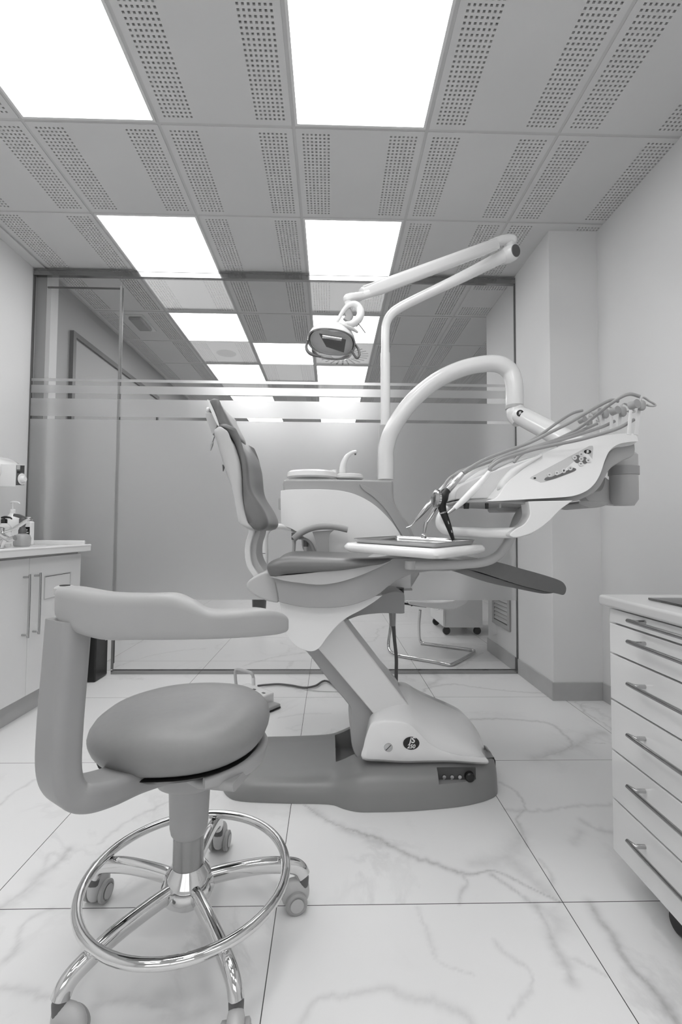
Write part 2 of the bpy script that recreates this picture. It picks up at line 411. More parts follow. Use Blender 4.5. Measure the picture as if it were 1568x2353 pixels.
# ---- ceiling with perforated tiles
LIGHTS = [(0, 1), (2, 1), (0, -1), (2, -1), (1, -2), (0, -3), (2, -3), (0, -5), (2, -5), (4, -5), (0, 3), (2, 3), (1, 4), (0, 5), (2, 5), (0, 7), (2, 7), (0, 9), (2, 9)]  # rearmost row of panels is unseen, added as fill light
SPECIAL = {(2, 4)}
def build_ceiling():
    V = []; F = []; I = []
    hs = .0094; pit = .0194
    cA = [.0405+pit*k for k in range(7)]+[.4435+pit*k for k in range(7)]
    cB = [.038+pit*k for k in range(28)]
    def edges(c): 
        e = [.0075]
        for q in c: e += [q-hs/2, q+hs/2]
        return e+[.5925]
    def quad(a, b, c, d, mi):
        k = len(V); V.extend((a, b, c, d)); F.append((k, k+1, k+2, k+3)); I.append(mi)
    def tile(x0, y0, bx, by, rot=False, holes=True):
        ex, ey = (edges(cB), edges(cA)) if rot else (edges(cA), edges(cB))
        if not holes: ex = ey = [.0075, .5925]
        ex = [min(max(x0+q, bx[0]), bx[1]) for q in ex]; ey = [min(max(y0+q, by[0]), by[1]) for q in ey]
        if ex[-1]-ex[0] < .003 or ey[-1]-ey[0] < .003: return
        z = HC
        # plain strips first: rows without holes are one quad wide
        for j in range(len(ey)-1):
            if ey[j+1]-ey[j] < 1e-5: continue
            if j % 2 == 0:
                quad((ex[0], ey[j], z), (ex[0], ey[j+1], z), (ex[-1], ey[j+1], z), (ex[-1], ey[j], z), 0); continue
            for i in range(len(ex)-1):
                if ex[i+1]-ex[i] < 1e-5: continue
                a, b, c, d = ex[i], ex[i+1], ey[j], ey[j+1]
                if i % 2 == 0 or b-a < .006 or d-c < .006: quad((a, c, z), (a, d, z), (b, d, z), (b, c, z), 0)
                else:
                    h = z+.012
                    quad((a, c, z), (b, c, z), (b, c, h), (a, c, h), 0); quad((a, d, z), (a, d, h), (b, d, h), (b, d, z), 0)
                    quad((a, c, z), (a, c, h), (a, d, h), (a, d, z), 0); quad((b, c, z), (b, d, z), (b, d, h), (b, c, h), 0)
                    quad((a, c, h), (a, d, h), (b, d, h), (b, c, h), 1)
        a, b, c, d, h = ex[0], ex[-1], ey[0], ey[-1], z+.012
        for p, q in (((a, c), (b, c)), ((b, c), (b, d)), ((b, d), (a, d)), ((a, d), (a, c))):
            quad((*p, z), (*q, z), (*q, h), (*p, h), 0)
    for (bx, by) in (((XL, XR), (YB, YG)), ((XLB, XP), (YG, 3.79)), ((XLB, XRB), (3.79, YE))):
        for i in range(-2, 8):
            for j in range(-9, 13):
                x0 = GX+T*i; y0 = GY+T*j
                if x0+T < bx[0] or x0 > bx[1] or y0+T < by[0] or y0 > by[1]: continue
                if (i, j) in LIGHTS or (i, j) in SPECIAL: continue
                tile(x0, y0, bx, by, rot=(i == 4 and j == 2), holes=(j >= -2))
        # rails
        zb = HC+.003; w_ = .0075
        for i in range(-2, 8):
            x = GX+T*i
            if bx[0] < x < bx[1]: quad((x-w_, by[0], zb), (x-w_, by[1], zb), (x+w_, by[1], zb), (x+w_, by[0], zb), 2)
        for j in range(-9, 13):
            y = GY+T*j
            if by[0] < y < by[1]: quad((bx[0], y-w_, zb+.0003), (bx[0], y+w_, zb+.0003), (bx[1], y+w_, zb+.0003), (bx[1], y-w_, zb+.0003), 2)
        quad((bx[0], by[0], HC+.06), (bx[0], by[1], HC+.06), (bx[1], by[1], HC+.06), (bx[1], by[0], HC+.06), 2)
    o = mk('ceiling', V, F, [M_tile, M_hole, M_tbar], smooth=False, idx=I); struct(o)
build_ceiling()

def ceiling_light(i, j, label):
    x0, y0 = GX+T*i+.008, GY+T*j+.008; x1, y1 = x0+T-.016, y0+T-.016
    t = thing('ceiling_light', label, 'ceiling light', ((x0+x1)/2, (y0+y1)/2, HC-.002), 'square light panels')
    f = .011; v, fc = merge([boxv((x0, y0, HC-.002), (x1, y0+f, HC+.02)), boxv((x0, y1-f, HC-.002), (x1, y1, HC+.02)), boxv((x0, y0+f, HC-.002), (x0+f, y1-f, HC+.02)), boxv((x1-f, y0+f, HC-.002), (x1, y1-f, HC+.02))])
    mk('frame', v, fc, M_pframe, t, smooth=False)
    o = box('diffuser', (x0+f, y0+f, HC+.001), (x1-f, y1-f, HC+.012), M_panel, t)
    return t
LL = {(0, 1): 'square light panel in front of the glass wall, left of the middle', (2, 1): 'square light panel in front of the glass wall, above the lamp arm',
 (0, -1): 'large bright square light panel at the top left of the room', (2, -1): 'large bright square light panel at the top middle of the room',
 (0, 3): 'square light panel behind the glass, nearest the glass on the left', (2, 3): 'square light panel behind the glass, right behind the dental lamp head',
 (1, 4): 'square light panel behind the glass, alone in the middle column', (0, 5): 'square light panel behind the glass just above the frosted stripes, left one',
 (2, 5): 'square light panel behind the glass just above the frosted stripes, right one', (0, 7): 'far light panel seen between the frosted stripes, left one',
 (2, 7): 'far light panel seen between the frosted stripes, right one', (0, 9): 'farthest light panel seen through the thin clear slit, left one', (2, 9): 'farthest light panel seen through the thin clear slit, right one',
 (1, -2): 'square light panel overhead, second row behind the camera', (0, -3): 'square light panel overhead behind the camera, left', (2, -3): 'square light panel overhead behind the camera, right', (0, -5): 'unseen square light panel added behind the camera as fill, left', (4, -5): 'unseen square light panel added behind the camera as fill, beside the right wall', (2, -5): 'unseen square light panel added behind the camera as fill, right'}  # rearmost right panel added to brighten the pillar front
for q in LIGHTS: ceiling_light(q[0], q[1], LL[q])

# ---- walls
def wallbox(name, lo, hi, m=None): return struct(box(name, lo, hi, m or M_wall))
wallbox('wall_left', (XL-.15, YB, 0), (XL, YG+.03, HC+.06))
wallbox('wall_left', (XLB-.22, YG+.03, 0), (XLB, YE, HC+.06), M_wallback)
wallbox('wall_right', (XR, YB, 0), (XR+.15, 2.685, HC+.06))
wallbox('wall_back', (XL-.15, YB-.15, 0), (XR+.15, YB, HC+.06))
wallbox('wall_far', (XLB, YE, 0), (XRB+.1, YE+.15, HC+.06))
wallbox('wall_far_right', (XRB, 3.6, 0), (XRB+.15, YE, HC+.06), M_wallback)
pl = struct(box('wall_pillar', (XP, 2.685, 0), (XR+.15, 3.79, HC+.06), M_wall, bevel=.004))
wallbox('wall_right_rear', (XR+.15, 3.6, 0), (XRB, 3.79, HC+.06))
# skirting
BH = .102; bt = .010
struct(box('baseboard_right', (XR-bt, YB, 0), (XR, 2.685, BH), M_skirt, bevel=.0015))
struct(box('baseboard_pillar_front', (XP-bt, 2.685-bt, 0), (XR-bt, 2.685, BH), M_skirt, bevel=.0015))
struct(box('baseboard_pillar_side', (XP-bt, 2.685, 0), (XP, YG-.02, BH), M_skirt, bevel=.0015))
struct(box('baseboard_pillar_side', (XP-bt, YG+.03, 0), (XP, 3.79, BH), M_skirt, bevel=.0015))
struct(box('baseboard_left', (XLB, 3.25, 0), (XLB+bt, YE, BH), M_skirt, bevel=.0015))
# recess strip of ceiling edge along the left wall
struct(box('trim_1', (XL, YB, HC-.006), (XL+.075, YG, HC-.001), M_pframe, bevel=.001))

# ---- glass partition = window_1
W1 = thing('window_1', 'clear glass partition with frosted film stripes', 'glass partition', (-.38, YG, 0)); W1['kind'] = 'structure'
gx0, gx1 = XL+.004, XP-.002
box('pane', (-1.452, YG-.004, .022), (gx1, YG+.004, HC-.045), M_glass, W1)
box('pane', (gx0, YG-.004, .022), (-1.466, YG+.004, HC-.045), M_glass, W1)
box('joint_seal', (-1.466, YG-.005, .03), (-1.452, YG+.005, HC-.12), mat('silicone', .5, .4), W1)
v, f = merge([boxv((gx0, YG-.010, HC-.052), (gx1, YG+.03, HC-.020)), boxv((gx0, YG-.013, HC-.058), (gx1, YG-.007, HC-.050)), boxv((gx0, YG-.013, HC-.022), (gx1, YG-.007, HC-.014))])
mk('top_rail', v, f, M_alu, W1, smooth=False)
v, f = merge([boxv((-1.46, YG-.016, 0), (gx1-.008, YG-.008, .024)), boxv((-1.46, YG+.008, 0), (gx1-.008, YG+.016, .024)), boxv((-1.46, YG-.008, 0), (gx1-.008, YG+.008, .006))])
mk('floor_channel', v, f, M_alu, W1, smooth=False)
box('side_channel', (gx0-.003, YG-.008, .02), (gx0+.006, YG+.008, HC-.05), M_dgrey, W1)
box('side_channel', (gx1-.006, YG-.008, .10), (gx1+.001, YG+.008, HC-.05), M_dgrey, W1)
box('side_channel', (gx1-.012, YG-.012, 0), (gx1-.006, YG+.012, .105), M_dgrey, W1)
for z0, z1 in ((.497, 1.718), (1.739, 1.861), (1.898, 1.953), (1.980, 1.999)):
    box('frosted_film', (gx0+.006, YG-.0062, z0), (gx1-.006, YG-.0048, z1), M_film, W1)
# glass door leaf edges, seen as thin grey lines
v, f = merge([boxv((-1.972, YG+.01, 2.640), (-1.458, YG+.02, 2.649)), boxv((-1.4585, YG+.01, .066), (-1.4525, YG+.02, 2.649))])
D1 = struct(mk('door_1', v, f, M_dgrey, None, smooth=False))
struct(box('trim_2', (XLB-.05, YG+.035, 0), (XLB+.03, YG+.12, HC), M_wall))
# door in the far left wall
D2 = thing('door_2', 'dark framed grey double door in the far left wall', 'door', (XLB, 4.4, 0)); D2['kind'] = 'structure'
box('door_panel', (XLB+.001, 3.56, .01), (XLB+.012, 5.25, 2.44), mat('door_grey', .62, .5), D2)
v, f = merge([boxv((XLB, 3.52, 0), (XLB+.03, 3.56, 2.48)), boxv((XLB, 5.25, 0), (XLB+.03, 5.29, 2.48)), boxv((XLB, 3.56, 2.44), (XLB+.03, 5.25, 2.48))])
mk('door_frame', v, f, M_dgrey, D2, smooth=False)

# ---- things on the far ceiling
WN = thing('added_window', 'unseen window added behind the camera for fill light', 'window', (-.2, YB, 1.0)); WN['kind'] = 'structure'  # unseen glowing window, added to brighten the sides facing the camera
box('glowing_pane', (-1.5, YB+.004, .95), (1.1, YB+.010, 2.25), emit('fill_light_pane', .75), WN)
v, f = merge([boxv((-1.56, YB, .89), (1.16, YB+.03, .95)), boxv((-1.56, YB, 2.25), (1.16, YB+.03, 2.31)), boxv((-1.56, YB, .95), (-1.5, YB+.03, 2.25)), boxv((1.1, YB, .95), (1.16, YB+.03, 2.25)), boxv((-.22, YB, .95), (-.17, YB+.03, 2.25))])
mk('added_window_frame', v, f, M_pframe, WN, smooth=False)
t = thing('emergency_light', 'small white emergency light box on the ceiling behind the glass', 'emergency light', (GX-.33, GY+3.36*T, HC-.03))
c = atz(325, 742, HC); box('base_plate', (c.x-.075, c.y-.16, HC-.008), (c.x+.075, c.y+.16, HC-.0005), M_pframe, t, bevel=.003)
box('lens_cover', (c.x-.055, c.y-.14, HC-.035), (c.x+.055, c.y+.10, HC-.006), mat('lens_grey', .6, .3), t, bevel=.012)
t = atz(517, 815, HC)
c = Vector((GX+.3, GY+4.5*T, HC)); tag(lathe('ceiling_speaker', [(.0, -.004), (.085, -.004), (.1, 0), (.1, .001)], c, mat('speaker_grille', .66, .7)), 'round speaker grille in the ceiling tile behind the glass', 'speaker')
x0, y0 = GX+2*T+.008, GY+4*T+.008
t = thing('air_diffuser', 'square swirl air diffuser with radial slots behind the lamp head', 'air diffuser', (x0+.29, y0+.29, HC-.004))
box('face_plate', (x0, y0, HC-.004), (x0+T-.016, y0+T-.016, HC+.01), M_pframe, t, bevel=.002)
V, F = [], []
for k in range(24):
    a = 2*PI*k/24; d = Vector((math.cos(a), math.sin(a), 0)); nn = Vector((-d.y, d.x, 0)); c = Vector((x0+.292, y0+.292, HC-.0045))
    q = [c+d*.12-nn*.008, c+d*.26-nn*.009, c+d*.26+nn*.009, c+d*.12+nn*.008]; kk = len(V); V += q+[p+Vector((0, 0, .002)) for p in q]
    F += [(kk, kk+1, kk+2, kk+3), (kk+7, kk+6, kk+5, kk+4)]+[(kk+i, kk+(i+1) % 4, kk+(i+1) % 4+4, kk+i+4) for i in range(4)]
mk('slots', V, F, M_dgrey, t, smooth=False)

# ---- louvre grille in the pillar behind the glass
gy0, gy1, gz0, gz1 = 3.31, 3.665, .255, 1.12
t = thing('wall_grille', 'grey louvred air grille low on the pillar side behind the glass', 'air grille', (XP, (gy0+gy1)/2, gz0))
v, f = merge([boxv((XP-.012, gy0, gz0), (XP, gy0+.04, gz1)), boxv((XP-.012, gy1-.04, gz0), (XP, gy1, gz1)), boxv((XP-.012, gy0+.04, gz0), (XP, gy1-.04, gz0+.035)), boxv((XP-.012, gy0+.04, gz1-.035), (XP, gy1-.04, gz1))])
mk('frame', v, f, M_mgrey, t, smooth=False)
P = []
nsl = 26
for k in range(nsl):
    z = gz0+.045+k*(gz1-gz0-.09)/nsl
    vv = [(XP-.010, gy0+.04, z), (XP-.001, gy0+.04, z+.022), (XP-.001, gy1-.04, z+.022), (XP-.010, gy1-.04, z)]; vv = vv+[(a, b, c-.003) for a, b, c in vv]
    P.append((vv, [(0, 1, 2, 3), (7, 6, 5, 4), (0, 3, 7, 4), (1, 0, 4, 5), (2, 1, 5, 6), (3, 2, 6, 7)]))
v, f = merge(P); mk('louvres', v, f, M_lgrey, t, smooth=False)
box('duct', (XP-.0012, gy0+.03, gz0+.03), (XP-.0004, gy1-.03, gz1-.03), M_dark, t)

# =================================================================== LEFT SINK CABINET
SY0, SY1 = .95, 2.925; SX = -1.545
t = thing('sink_cabinet', 'white lacquered sink base cabinet with bar handles under the worktop', 'cabinet', ((XL+SX)/2, 1.95, 0))
box('body', (XL+.004, SY0, .115), (SX-.020, SY1, .826), M_cab, t, bevel=.002)
box('plinth', (XL+.004, SY0, 0), (-1.592, SY1-.02, .115), mat('plinth_grey', .72, .4), t, bevel=.001)
e = atx(68, 1300, SX).y
gaps = [SY0, e-1.22, e-.61, e, SY1]
for k in range(4):
    a, b = gaps[k]+.0015, gaps[k+1]-.0015
    d = box('door', (SX-.019, a, .118), (SX, b, .818), M_cab, t, bevel=.0015)
    yh = {3: atx(79, 1330, SX).y, 2: atx(54, 1330, SX).y, 1: a+.04, 0: b-.04}[k]
    z0, z1 = atx(90, 1450, SX+.03).z, atx(90, 1323, SX+.03).z
    tube('handle', [(SX, yh+.0, z0), (SX+.026, yh, z0), (SX+.032, yh, z0+.008), (SX+.032, yh, z1-.008), (SX+.026, yh, z1), (SX, yh, z1)], .0055, M_steel, d, sm=3, n=10)
fr = [atx(103, 1325, SX), atx(161, 1315, SX)]; zt = atx(103, 1325, SX).z; zb_ = atx(98, 1377, SX).z
v, f = merge([boxv((SX, fr[0].y, zt), (SX+.003, fr[1].y, zt+.004)), boxv((SX, fr[0].y, zb_-.004), (SX+.003, fr[1].y, zb_)), boxv((SX, fr[0].y-.004, zb_-.004), (SX+.003, fr[0].y, zt+.004)), boxv((SX, fr[1].y, zb_-.004), (SX+.003, fr[1].y+.004, zt+.004))])
mk('flap_frame', v, f, M_lgrey, t, smooth=False)
box('flap_gap', (SX, fr[0].y+.002, zt-.003), (SX+.001, fr[1].y-.002, zt), M_dark, t)
t = thing('worktop', 'white worktop with raised end lip and basin on the sink cabinet', 'worktop', (-1.78, 1.95, .832))
# slab with basin opening: four pieces joined in one mesh
WY1 = 2.957; bx0, bx1, by0, by1 = -1.93, -1.60, 1.65, 2.24
v, f = merge([boxv((XL+.003, SY0, .832), (bx0, WY1, .872)), boxv((bx1, SY0, .832), (-1.5, WY1, .872)), boxv((bx0, SY0, .832), (bx1, by0, .872)), boxv((bx0, by1, .832), (bx1, WY1, .872))])
o = mk('slab', v, f, M_top, t, bevel=.006)
tube('front_edge', [(-1.506, SY0+.005, .868), (-1.506, WY1-.004, .868)], .0085, M_top, t, sm=1)
v, f = merge([boxv((bx0, by0, .74), (bx0+.004, by1, .872)), boxv((bx1-.004, by0, .74), (bx1, by1, .872)), boxv((bx0, by0, .74), (bx1, by0+.004, .872)), boxv((bx0, by1-.004, .74), (bx1, by1, .872)), boxv((bx0, by0, .736), (bx1, by1, .742))])
mk('basin', v, f, M_steel, t, smooth=False)
box('end_lip', (XL+.003, WY1-.022, .870), (-1.535, WY1, .898), M_top, t, bevel=.006)
box('rear_lip', (XL+.003, SY0, .870), (XL+.022, WY1-.02, .898), M_top, t, bevel=.006)

# faucet
Yf = 2.30
t = thing('faucet', 'chrome single lever tap with raised lever beside the basin', 'faucet', at(5, 1275, Yf).to_tuple())
p = lambda x, y, Y=Yf: at(x, y, Y)
base = Vector((-1.72, 2.42, .872))
t.location = base
a0 = at(8, 1235, 2.32)
lathe('body', [(.0, 0), (.026, 0), (.026, .01), (.02, .02), (.02, .085), (.022, .10), (.0, .105)], (a0.x-.02, 2.32, .873), M_chrome, t)
tube('spout', [Vector((a0.x-.02, 2.32, .945)), at(18, 1239, 2.31), at(34, 1236, 2.30)], [.017, .014, .012], M_chrome, t, n=14)
tube('nozzle', [at(10, 1240, 2.30), at(5, 1250, 2.30), at(3, 1259, 2.30)], [.012, .0105, .010], M_chrome, t)
v, f = sweepv(cr_spline([at(-6, 1228, 2.34), at(14, 1222, 2.32), at(40, 1210, 2.29), at(58, 1199, 2.27), at(72, 1192, 2.26)], 4), rrect(.009, .004, .0035), [(1, 1)]*8+[(1.2, 1.4)]*4+[(1.5, 1.7)]*4+[(1.2, 1)], up=(0, 0, 1))
mk('lever', v, f, M_chrome, t, ang=50)
t.location = (a0.x-.02, 2.32, .873)
for ch in [q for q in bpy.data.objects if q.parent == t]: ch.location = -(t.location-base)

def pump_bottle(name, label, cx, yb, r, h, mb, mp, neck, sqr=1., Y=2.6, spout=1, lab=None):
    c = Vector((cx, Y, .873))
    t = thing(name, label, 'bottle', c)
    lathe('bottle', [(0, 0), (r*.96, 0), (r, .006), (r, h*.72), (r*.92, h*.86), (r*.5, h*.97), (r*.38, h), (0, h)], c, mb, t, n=28)
    if lab: lathe('sticker', [(r+.0006, h*.15), (r+.0008, h*.16), (r+.0008, h*.62), (r+.0006, h*.63)], c, lab, t, n=28)
    lathe('collar', [(0, h-.002), (r*.42, h-.002), (r*.42, h+.018), (r*.30, h+.022), (0, h+.022)], c, mp, t, n=20)
    lathe('stem', [(0, h+.02), (.004, h+.02), (.004, h+neck), (0, h+neck)], c, mp, t, n=10)
    tube('nozzle', [c+Vector((-.012, 0, h+neck)), c+Vector((.006, 0, h+neck+.003)), c+Vector((.03*spout, 0, h+neck)), c+Vector((.038*spout, 0, h+neck-.006))], [.005, .006, .0045, .0035], mp, t, n=10, round_ends=True)
    return t
c = at(8, 1240, 2.44); pump_bottle('soap_bottle', 'clear soap bottle with black pump at the left edge', c.x, 0, .034, .125, mat('clear_soap', .78, .12), M_black, .028, Y=2.44, lab=mat('label_pale', .85, .5))
c = at(27, 1240, 2.68); pump_bottle('soap_bottle', 'tall white pump bottle behind the tap', c.x, 0, .035, .185, M_white, M_white, .060, Y=2.68)
cb = at(57, 1240, 2.62); c = Vector((cb.x+.005, 2.59, .873))
t = thing('foam_bottle', 'squat clear bottle with dark grey foam pump by the end lip', 'bottle', c)
lathe('bottle', [(0, 0), (.036, 0), (.041, .008), (.042, .045), (.036, .062), (.018, .070), (0, .072)], c, mat('bottle_grey', .66, .12, coat=.5), t)
lathe('liquid', [(0, .004), (.034, .004), (.036, .012), (.034, .016), (0, .018)], c, M_dgrey, t)
lathe('collar', [(0, .068), (.019, .068), (.019, .088), (.016, .095), (.012, .11), (.017, .125), (.017, .15), (.010, .158), (0, .158)], c, M_dgrey, t)
v, f = sweepv([c+Vector((-.048, 0, .172)), c+Vector((-.02, 0, .166)), c+Vector((.010, 0, .155)), c+Vector((.028, 0, .150))], rrect(.007, .008, .003), [(1, 1), (1.1, 1.25), (1, 1), (.6, .5)], up=(0, 0, 1))
mk('spray_head', v, f, M_dgrey, t)
c = at(36, 1245, 2.72); c = Vector((c.x+.02, 2.79, .873))
t = thing('disinfectant_bottle', 'bottle with a black printed label behind the foam bottle', 'bottle', c)
box('bottle', (c.x-.03, c.y-.02, .873), (c.x+.03, c.y+.02, .873+.14), M_white, t, bevel=.008)
box('sticker', (c.x-.022, c.y-.0215, .885), (c.x+.026, c.y-.0202, .98), M_black, t)
lathe('cap', [(0, .139), (.014, .139), (.014, .165), (0, .166)], c, M_white, t)
for k in range(5): box('print', (c.x-.016, c.y-.0222, .900+k*.015), (c.x+.014+.006*(k % 2), c.y-.0215, .905+k*.015), M_white, t)

# wall unit with control panel
z0, z1 = 1.222, 1.372; uy1 = 2.80; uy0 = 2.15
t = thing('towel_dispenser', 'rounded white wall unit with small control panel and dial above the sink', 'wall unit', (XL, 2.45, z0))
prof = outline([(XL, z0, 1), (XL+.18, z0, 0), (XL+.225, z0+.03), (XL+.235, z0+.075), (XL+.22, z0+.13), (XL+.16, z1+.012), (XL+.08, z1+.018), (XL, z1+.01, 1)], 5)
V = []; N = len(prof)
for Y, s in ((uy0, .8), (uy0+.03, .97), (uy0+.08, 1.), (uy1-.05, 1.), (uy1-.015, .97), (uy1, .85)):
    V.append([(XL+(q[0]-XL)*s, Y, (z0+z1)/2+(q[1]-(z0+z1)/2)*s) for q in prof])
v, f = loft(V); mk('housing', v, f, M_white, t, ang=60)
pc = at(47, 1090, 2.62); ex = Vector((.55, .83, 0)).normalized(); ez = Vector((0, 0, 1))
pa = at(36.5, 1092, 2.60); pb = at(56, 1092, 2.66)
ex = (pb-pa).normalized(); ez = Vector((0, 0, 1)); nn = ez.cross(ex)*-1
if nn.y > 0: nn = -nn
def panel_quad(u0, u1, w0, w1, off, m, nm, par=t):
    Lh = (pb-pa).length; H = .116; zc = pa.z
    P = [pa+ex*(Lh*u)+ez*(H*w_-H/2)+nn*off for u, w_ in ((u0, w0), (u1, w0), (u1, w1), (u0, w1))]
    P += [p-nn*.003 for p in P]
    return mk(nm, P, [(0, 1, 2, 3), (7, 6, 5, 4), (0, 4, 5, 1), (1, 5, 6, 2), (2, 6, 7, 3), (3, 7, 4, 0)], m, par, smooth=False)
v, f = merge([([pa-ex*.004+ez*-.062, pb+ex*.004+ez*-.058, pb+ex*.004+ez*.060, pa-ex*.004+ez*.062]+[Vector((XL+.06, pa.y+.02, z)) for z in (pa.z-.06,)]+[Vector((XL+.06, pb.y+.05, z)) for z in (pa.z-.06, pa.z+.06)]+[Vector((XL+.06, pa.y+.02, pa.z+.06))], [(0, 1, 2, 3), (4, 7, 6, 5), (0, 4, 5, 1), (1, 5, 6, 2), (2, 6, 7, 3), (3, 7, 4, 0)])])
mk('panel_housing', v, f, M_white, t, smooth=False)
panel_quad(.02, .98, .02, .98, .001, mat('panel_dark', .38, .4), 'control_panel')
panel_quad(.05, .42, .78, .97, .002, M_lgrey, 'sticker'); panel_quad(.5, .92, .64, .97, .002, mat('panel_mark', .25, .4), 'sticker')
panel_quad(.12, .45, .60, .70, .002, M_black, 'display')
kc = pa+ex*((pb-pa).length*.66)+ez*(-.022)+nn*.003
lathe('dial_ring', [(.030, 0), (.032, .002), (.030, .003), (.026, .002)], kc, M_white, t, ax=nn)
lathe('dial', [(0, .02), (.014, .02), (.018, .012), (.019, 0), (0, 0)], kc, M_white, t, ax=nn)

# black bin between cabinet and glass
t = thing('waste_bin', 'black upright bin standing between sink cabinet and glass wall', 'bin', (-1.61, 3.08, 0))
box('body', (-1.76, 3.005, .004), (-1.478, 3.165, .34), mat('black_satin', .10, .35), t, bevel=.008)
box('lid', (-1.765, 3.0, .342), (-1.474, 3.168, .372), M_black, t, bevel=.006)
box('sticker', (-1.4779, 3.128, .235), (-1.4770, 3.145, .262), M_white, t); box('sticker', (-1.4779, 3.13, .30), (-1.4770, 3.15, .312), M_white, t)

# =================================================================== RIGHT DRAWER CABINET
DX = .79; DY1 = 1.30; DY0 = .70
t = thing('drawer_cabinet', 'white drawer cabinet on black castors with long bar handles at the right', 'cabinet', (1.09, 1.0, 0))
box('body', (DX+.018, DY0+.002, .094), (DX+.56, DY1-.001, .762), M_cabg, t, bevel=.001)
zz = [.094, .236, .368, .506, .634, .719, .760]
hz = [1945, 1817, 1697, 1577, 1478, 1429]
for k in range(6):
    a, b = zz[k]+.0025, zz[k+1]-.0025
    d = box('drawer', (DX, DY0, a), (DX+.019, DY1, b), M_cabg, t, bevel=.0012)
    hp = atx(1456, hz[k]+1, DX-.03); z = min(hp.z, b-.008); y1 = hp.y; 
    tube('handle', [(DX, y1, z), (DX-.024, y1, z), (DX-.032, y1-.010, z), (DX-.032, DY0+.06, z), (DX-.024, DY0+.05, z), (DX, DY0+.05, z)], .0052, M_steel, d, sm=3, n=12)
box('worktop', (DX-.018, DY0-.02, .763), (DX+.58, DY1+.025, .793), mat('worktop_pale', .78, .25), t, bevel=.008)
for x in (DX+.07, DX+.5):
    for y in (DY0+.07, DY1-.16):
        c = box('caster', (x-.012, y-.02, .050), (x+.012, y+.02, .094), M_black, t, bevel=.003)
        lathe('wheel', [(0, -.016), (.024, -.016), (.029, -.011), (.029, .011), (.024, .016), (0, .016)], (x, y, .0295), M_black, c, ax=(1, 0, 0))
p0 = atz(1490, 1375, .797); p1 = atz(1568, 1392, .797)
tag(box('glass_plate', (p0.x, 1.02, .7935), (DX+.45, p0.y, .799), glass('plate_glass', .55, 1.5), None, bevel=.001), 'thin dark glass plate lying on the drawer cabinet', 'plate')

# =================================================================== STOOL
SCX, SCY = -.335, 1.155
t = thing('saddle_stool', 'grey upholstered dentist stool with wrap-around arm on chrome five-star base', 'stool', (SCX, SCY, 0)); ST = t
a0 = math.radians(17)
hubc = Vector((SCX, SCY, 0))
lathe('hub', [(0, .082), (.036, .082), (.042, .088), (.042, .098), (.058, .102), (.063, .116), (.060, .134), (.050, .154), (.041, .166), (.038, .172), (0, .172)], hubc, M_chrome, t, n=40)
lathe('gas_column', [(0, .155), (.036, .155), (.036, .285), (0, .285)], hubc, mat('column_satin', .60, .25, metal=.6, noise=.03, nscale=20), t, n=40)
lathe('column_sleeve', [(0, .243), (.038, .243), (.0415, .248), (.0445, .262), (.048, .345), (.049, .372), (.046, .378), (0, .378)], hubc, M_stoolpad, t, n=40)
for k in range(5):
    a = a0+k*2*PI/5; d = Vector((math.cos(a), math.sin(a), 0))
    P = [hubc+d*.030+Vector((0, 0, .128)), hubc+d*.10+Vector((0, 0, .130)), hubc+d*.18+Vector((0, 0, .126)), hubc+d*.245+Vector((0, 0, .113)), hubc+d*.272+Vector((0, 0, .100)), hubc+d*.284+Vector((0, 0, .080))]
    Q = cr_spline(P, 5); n = len(Q)
    sec = [(.0125*math.cos(u), (.0125*math.sin(u)+.004) if math.sin(u) > 0 else (-.017 if abs(math.cos(u)) < .9 else -.006)) for u in [2*PI*i/18 for i in range(18)]]
    sec = rrect(.0135, .0185, .0125, 5)
    v, f = sweepv(Q, sec, up=(0, 0, 1)); lg = mk('leg', v, f, M_chrome, t, ang=50)
    cc = hubc+d*.284
    fd = Vector([(-.98, -.25, 0), (.1, 1, 0), (.2, 1, 0), (1, -.25, 0), (.15, -1, 0)][k]).normalized(); wd = Vector((fd.y, -fd.x, 0))
    cst = lathe('caster', [(0, .052), (.014, .052), (.015, .075), (.010, .088), (0, .088)], cc, M_dgrey, t, n=18)
    hc = cc+fd*.020
    sup('hood', hc+Vector((0, 0, .042)), .018, .037, .035, M_lgrey, cst, e1=.85, e2=.85, X=wd, Yv=fd, n=24, k=12)
    for s in (-1, 1):
        lathe('wheel', [(0, 0), (.023, 0), (.027, .003), (.027, .011), (.022, .014), (.019, .0135), (.0185, .012), (0, .012)] if s > 0 else [(0, 0), (.0185, -.012+.012), (.027, -.003), (.027, -.011), (.022, -.014), (.018, -.013), (0, -.012)],
              hc+wd*(s*.0145)+Vector((0, 0, .0272)), M_mgrey, cst, ax=wd, n=28)
        lathe('wheel_disc', [(0, 0), (.017, 0), (.017, .0012), (0, .0015)], hc+wd*(s*.0285)+Vector((0, 0, .0272)), M_lgrey, cst, ax=wd*s, n=24)
# foot ring
R = .2335; ring = [hubc+Vector((R*math.cos(u), R*math.sin(u), .146)) for u in [2*PI*i/72 for i in range(72)]]
rr = [[p+(((p-hubc)*Vector((1, 1, 0))).normalized() if False else Vector((math.cos(2*PI*i/72), math.sin(2*PI*i/72), 0)))*(.0112*math.cos(w_))+Vector((0, 0, .0112*math.sin(w_))) for w_ in [2*PI*q/16 for q in range(16)]] for i, p in enumerate(ring)]
V = [p for r_ in rr for p in r_]; F = [(i*16+j, i*16+(j+1) % 16, ((i+1) % 72)*16+(j+1) % 16, ((i+1) % 72)*16+j) for i in range(72) for j in range(16)]
mk('foot_ring', V, F, M_chrome, t)
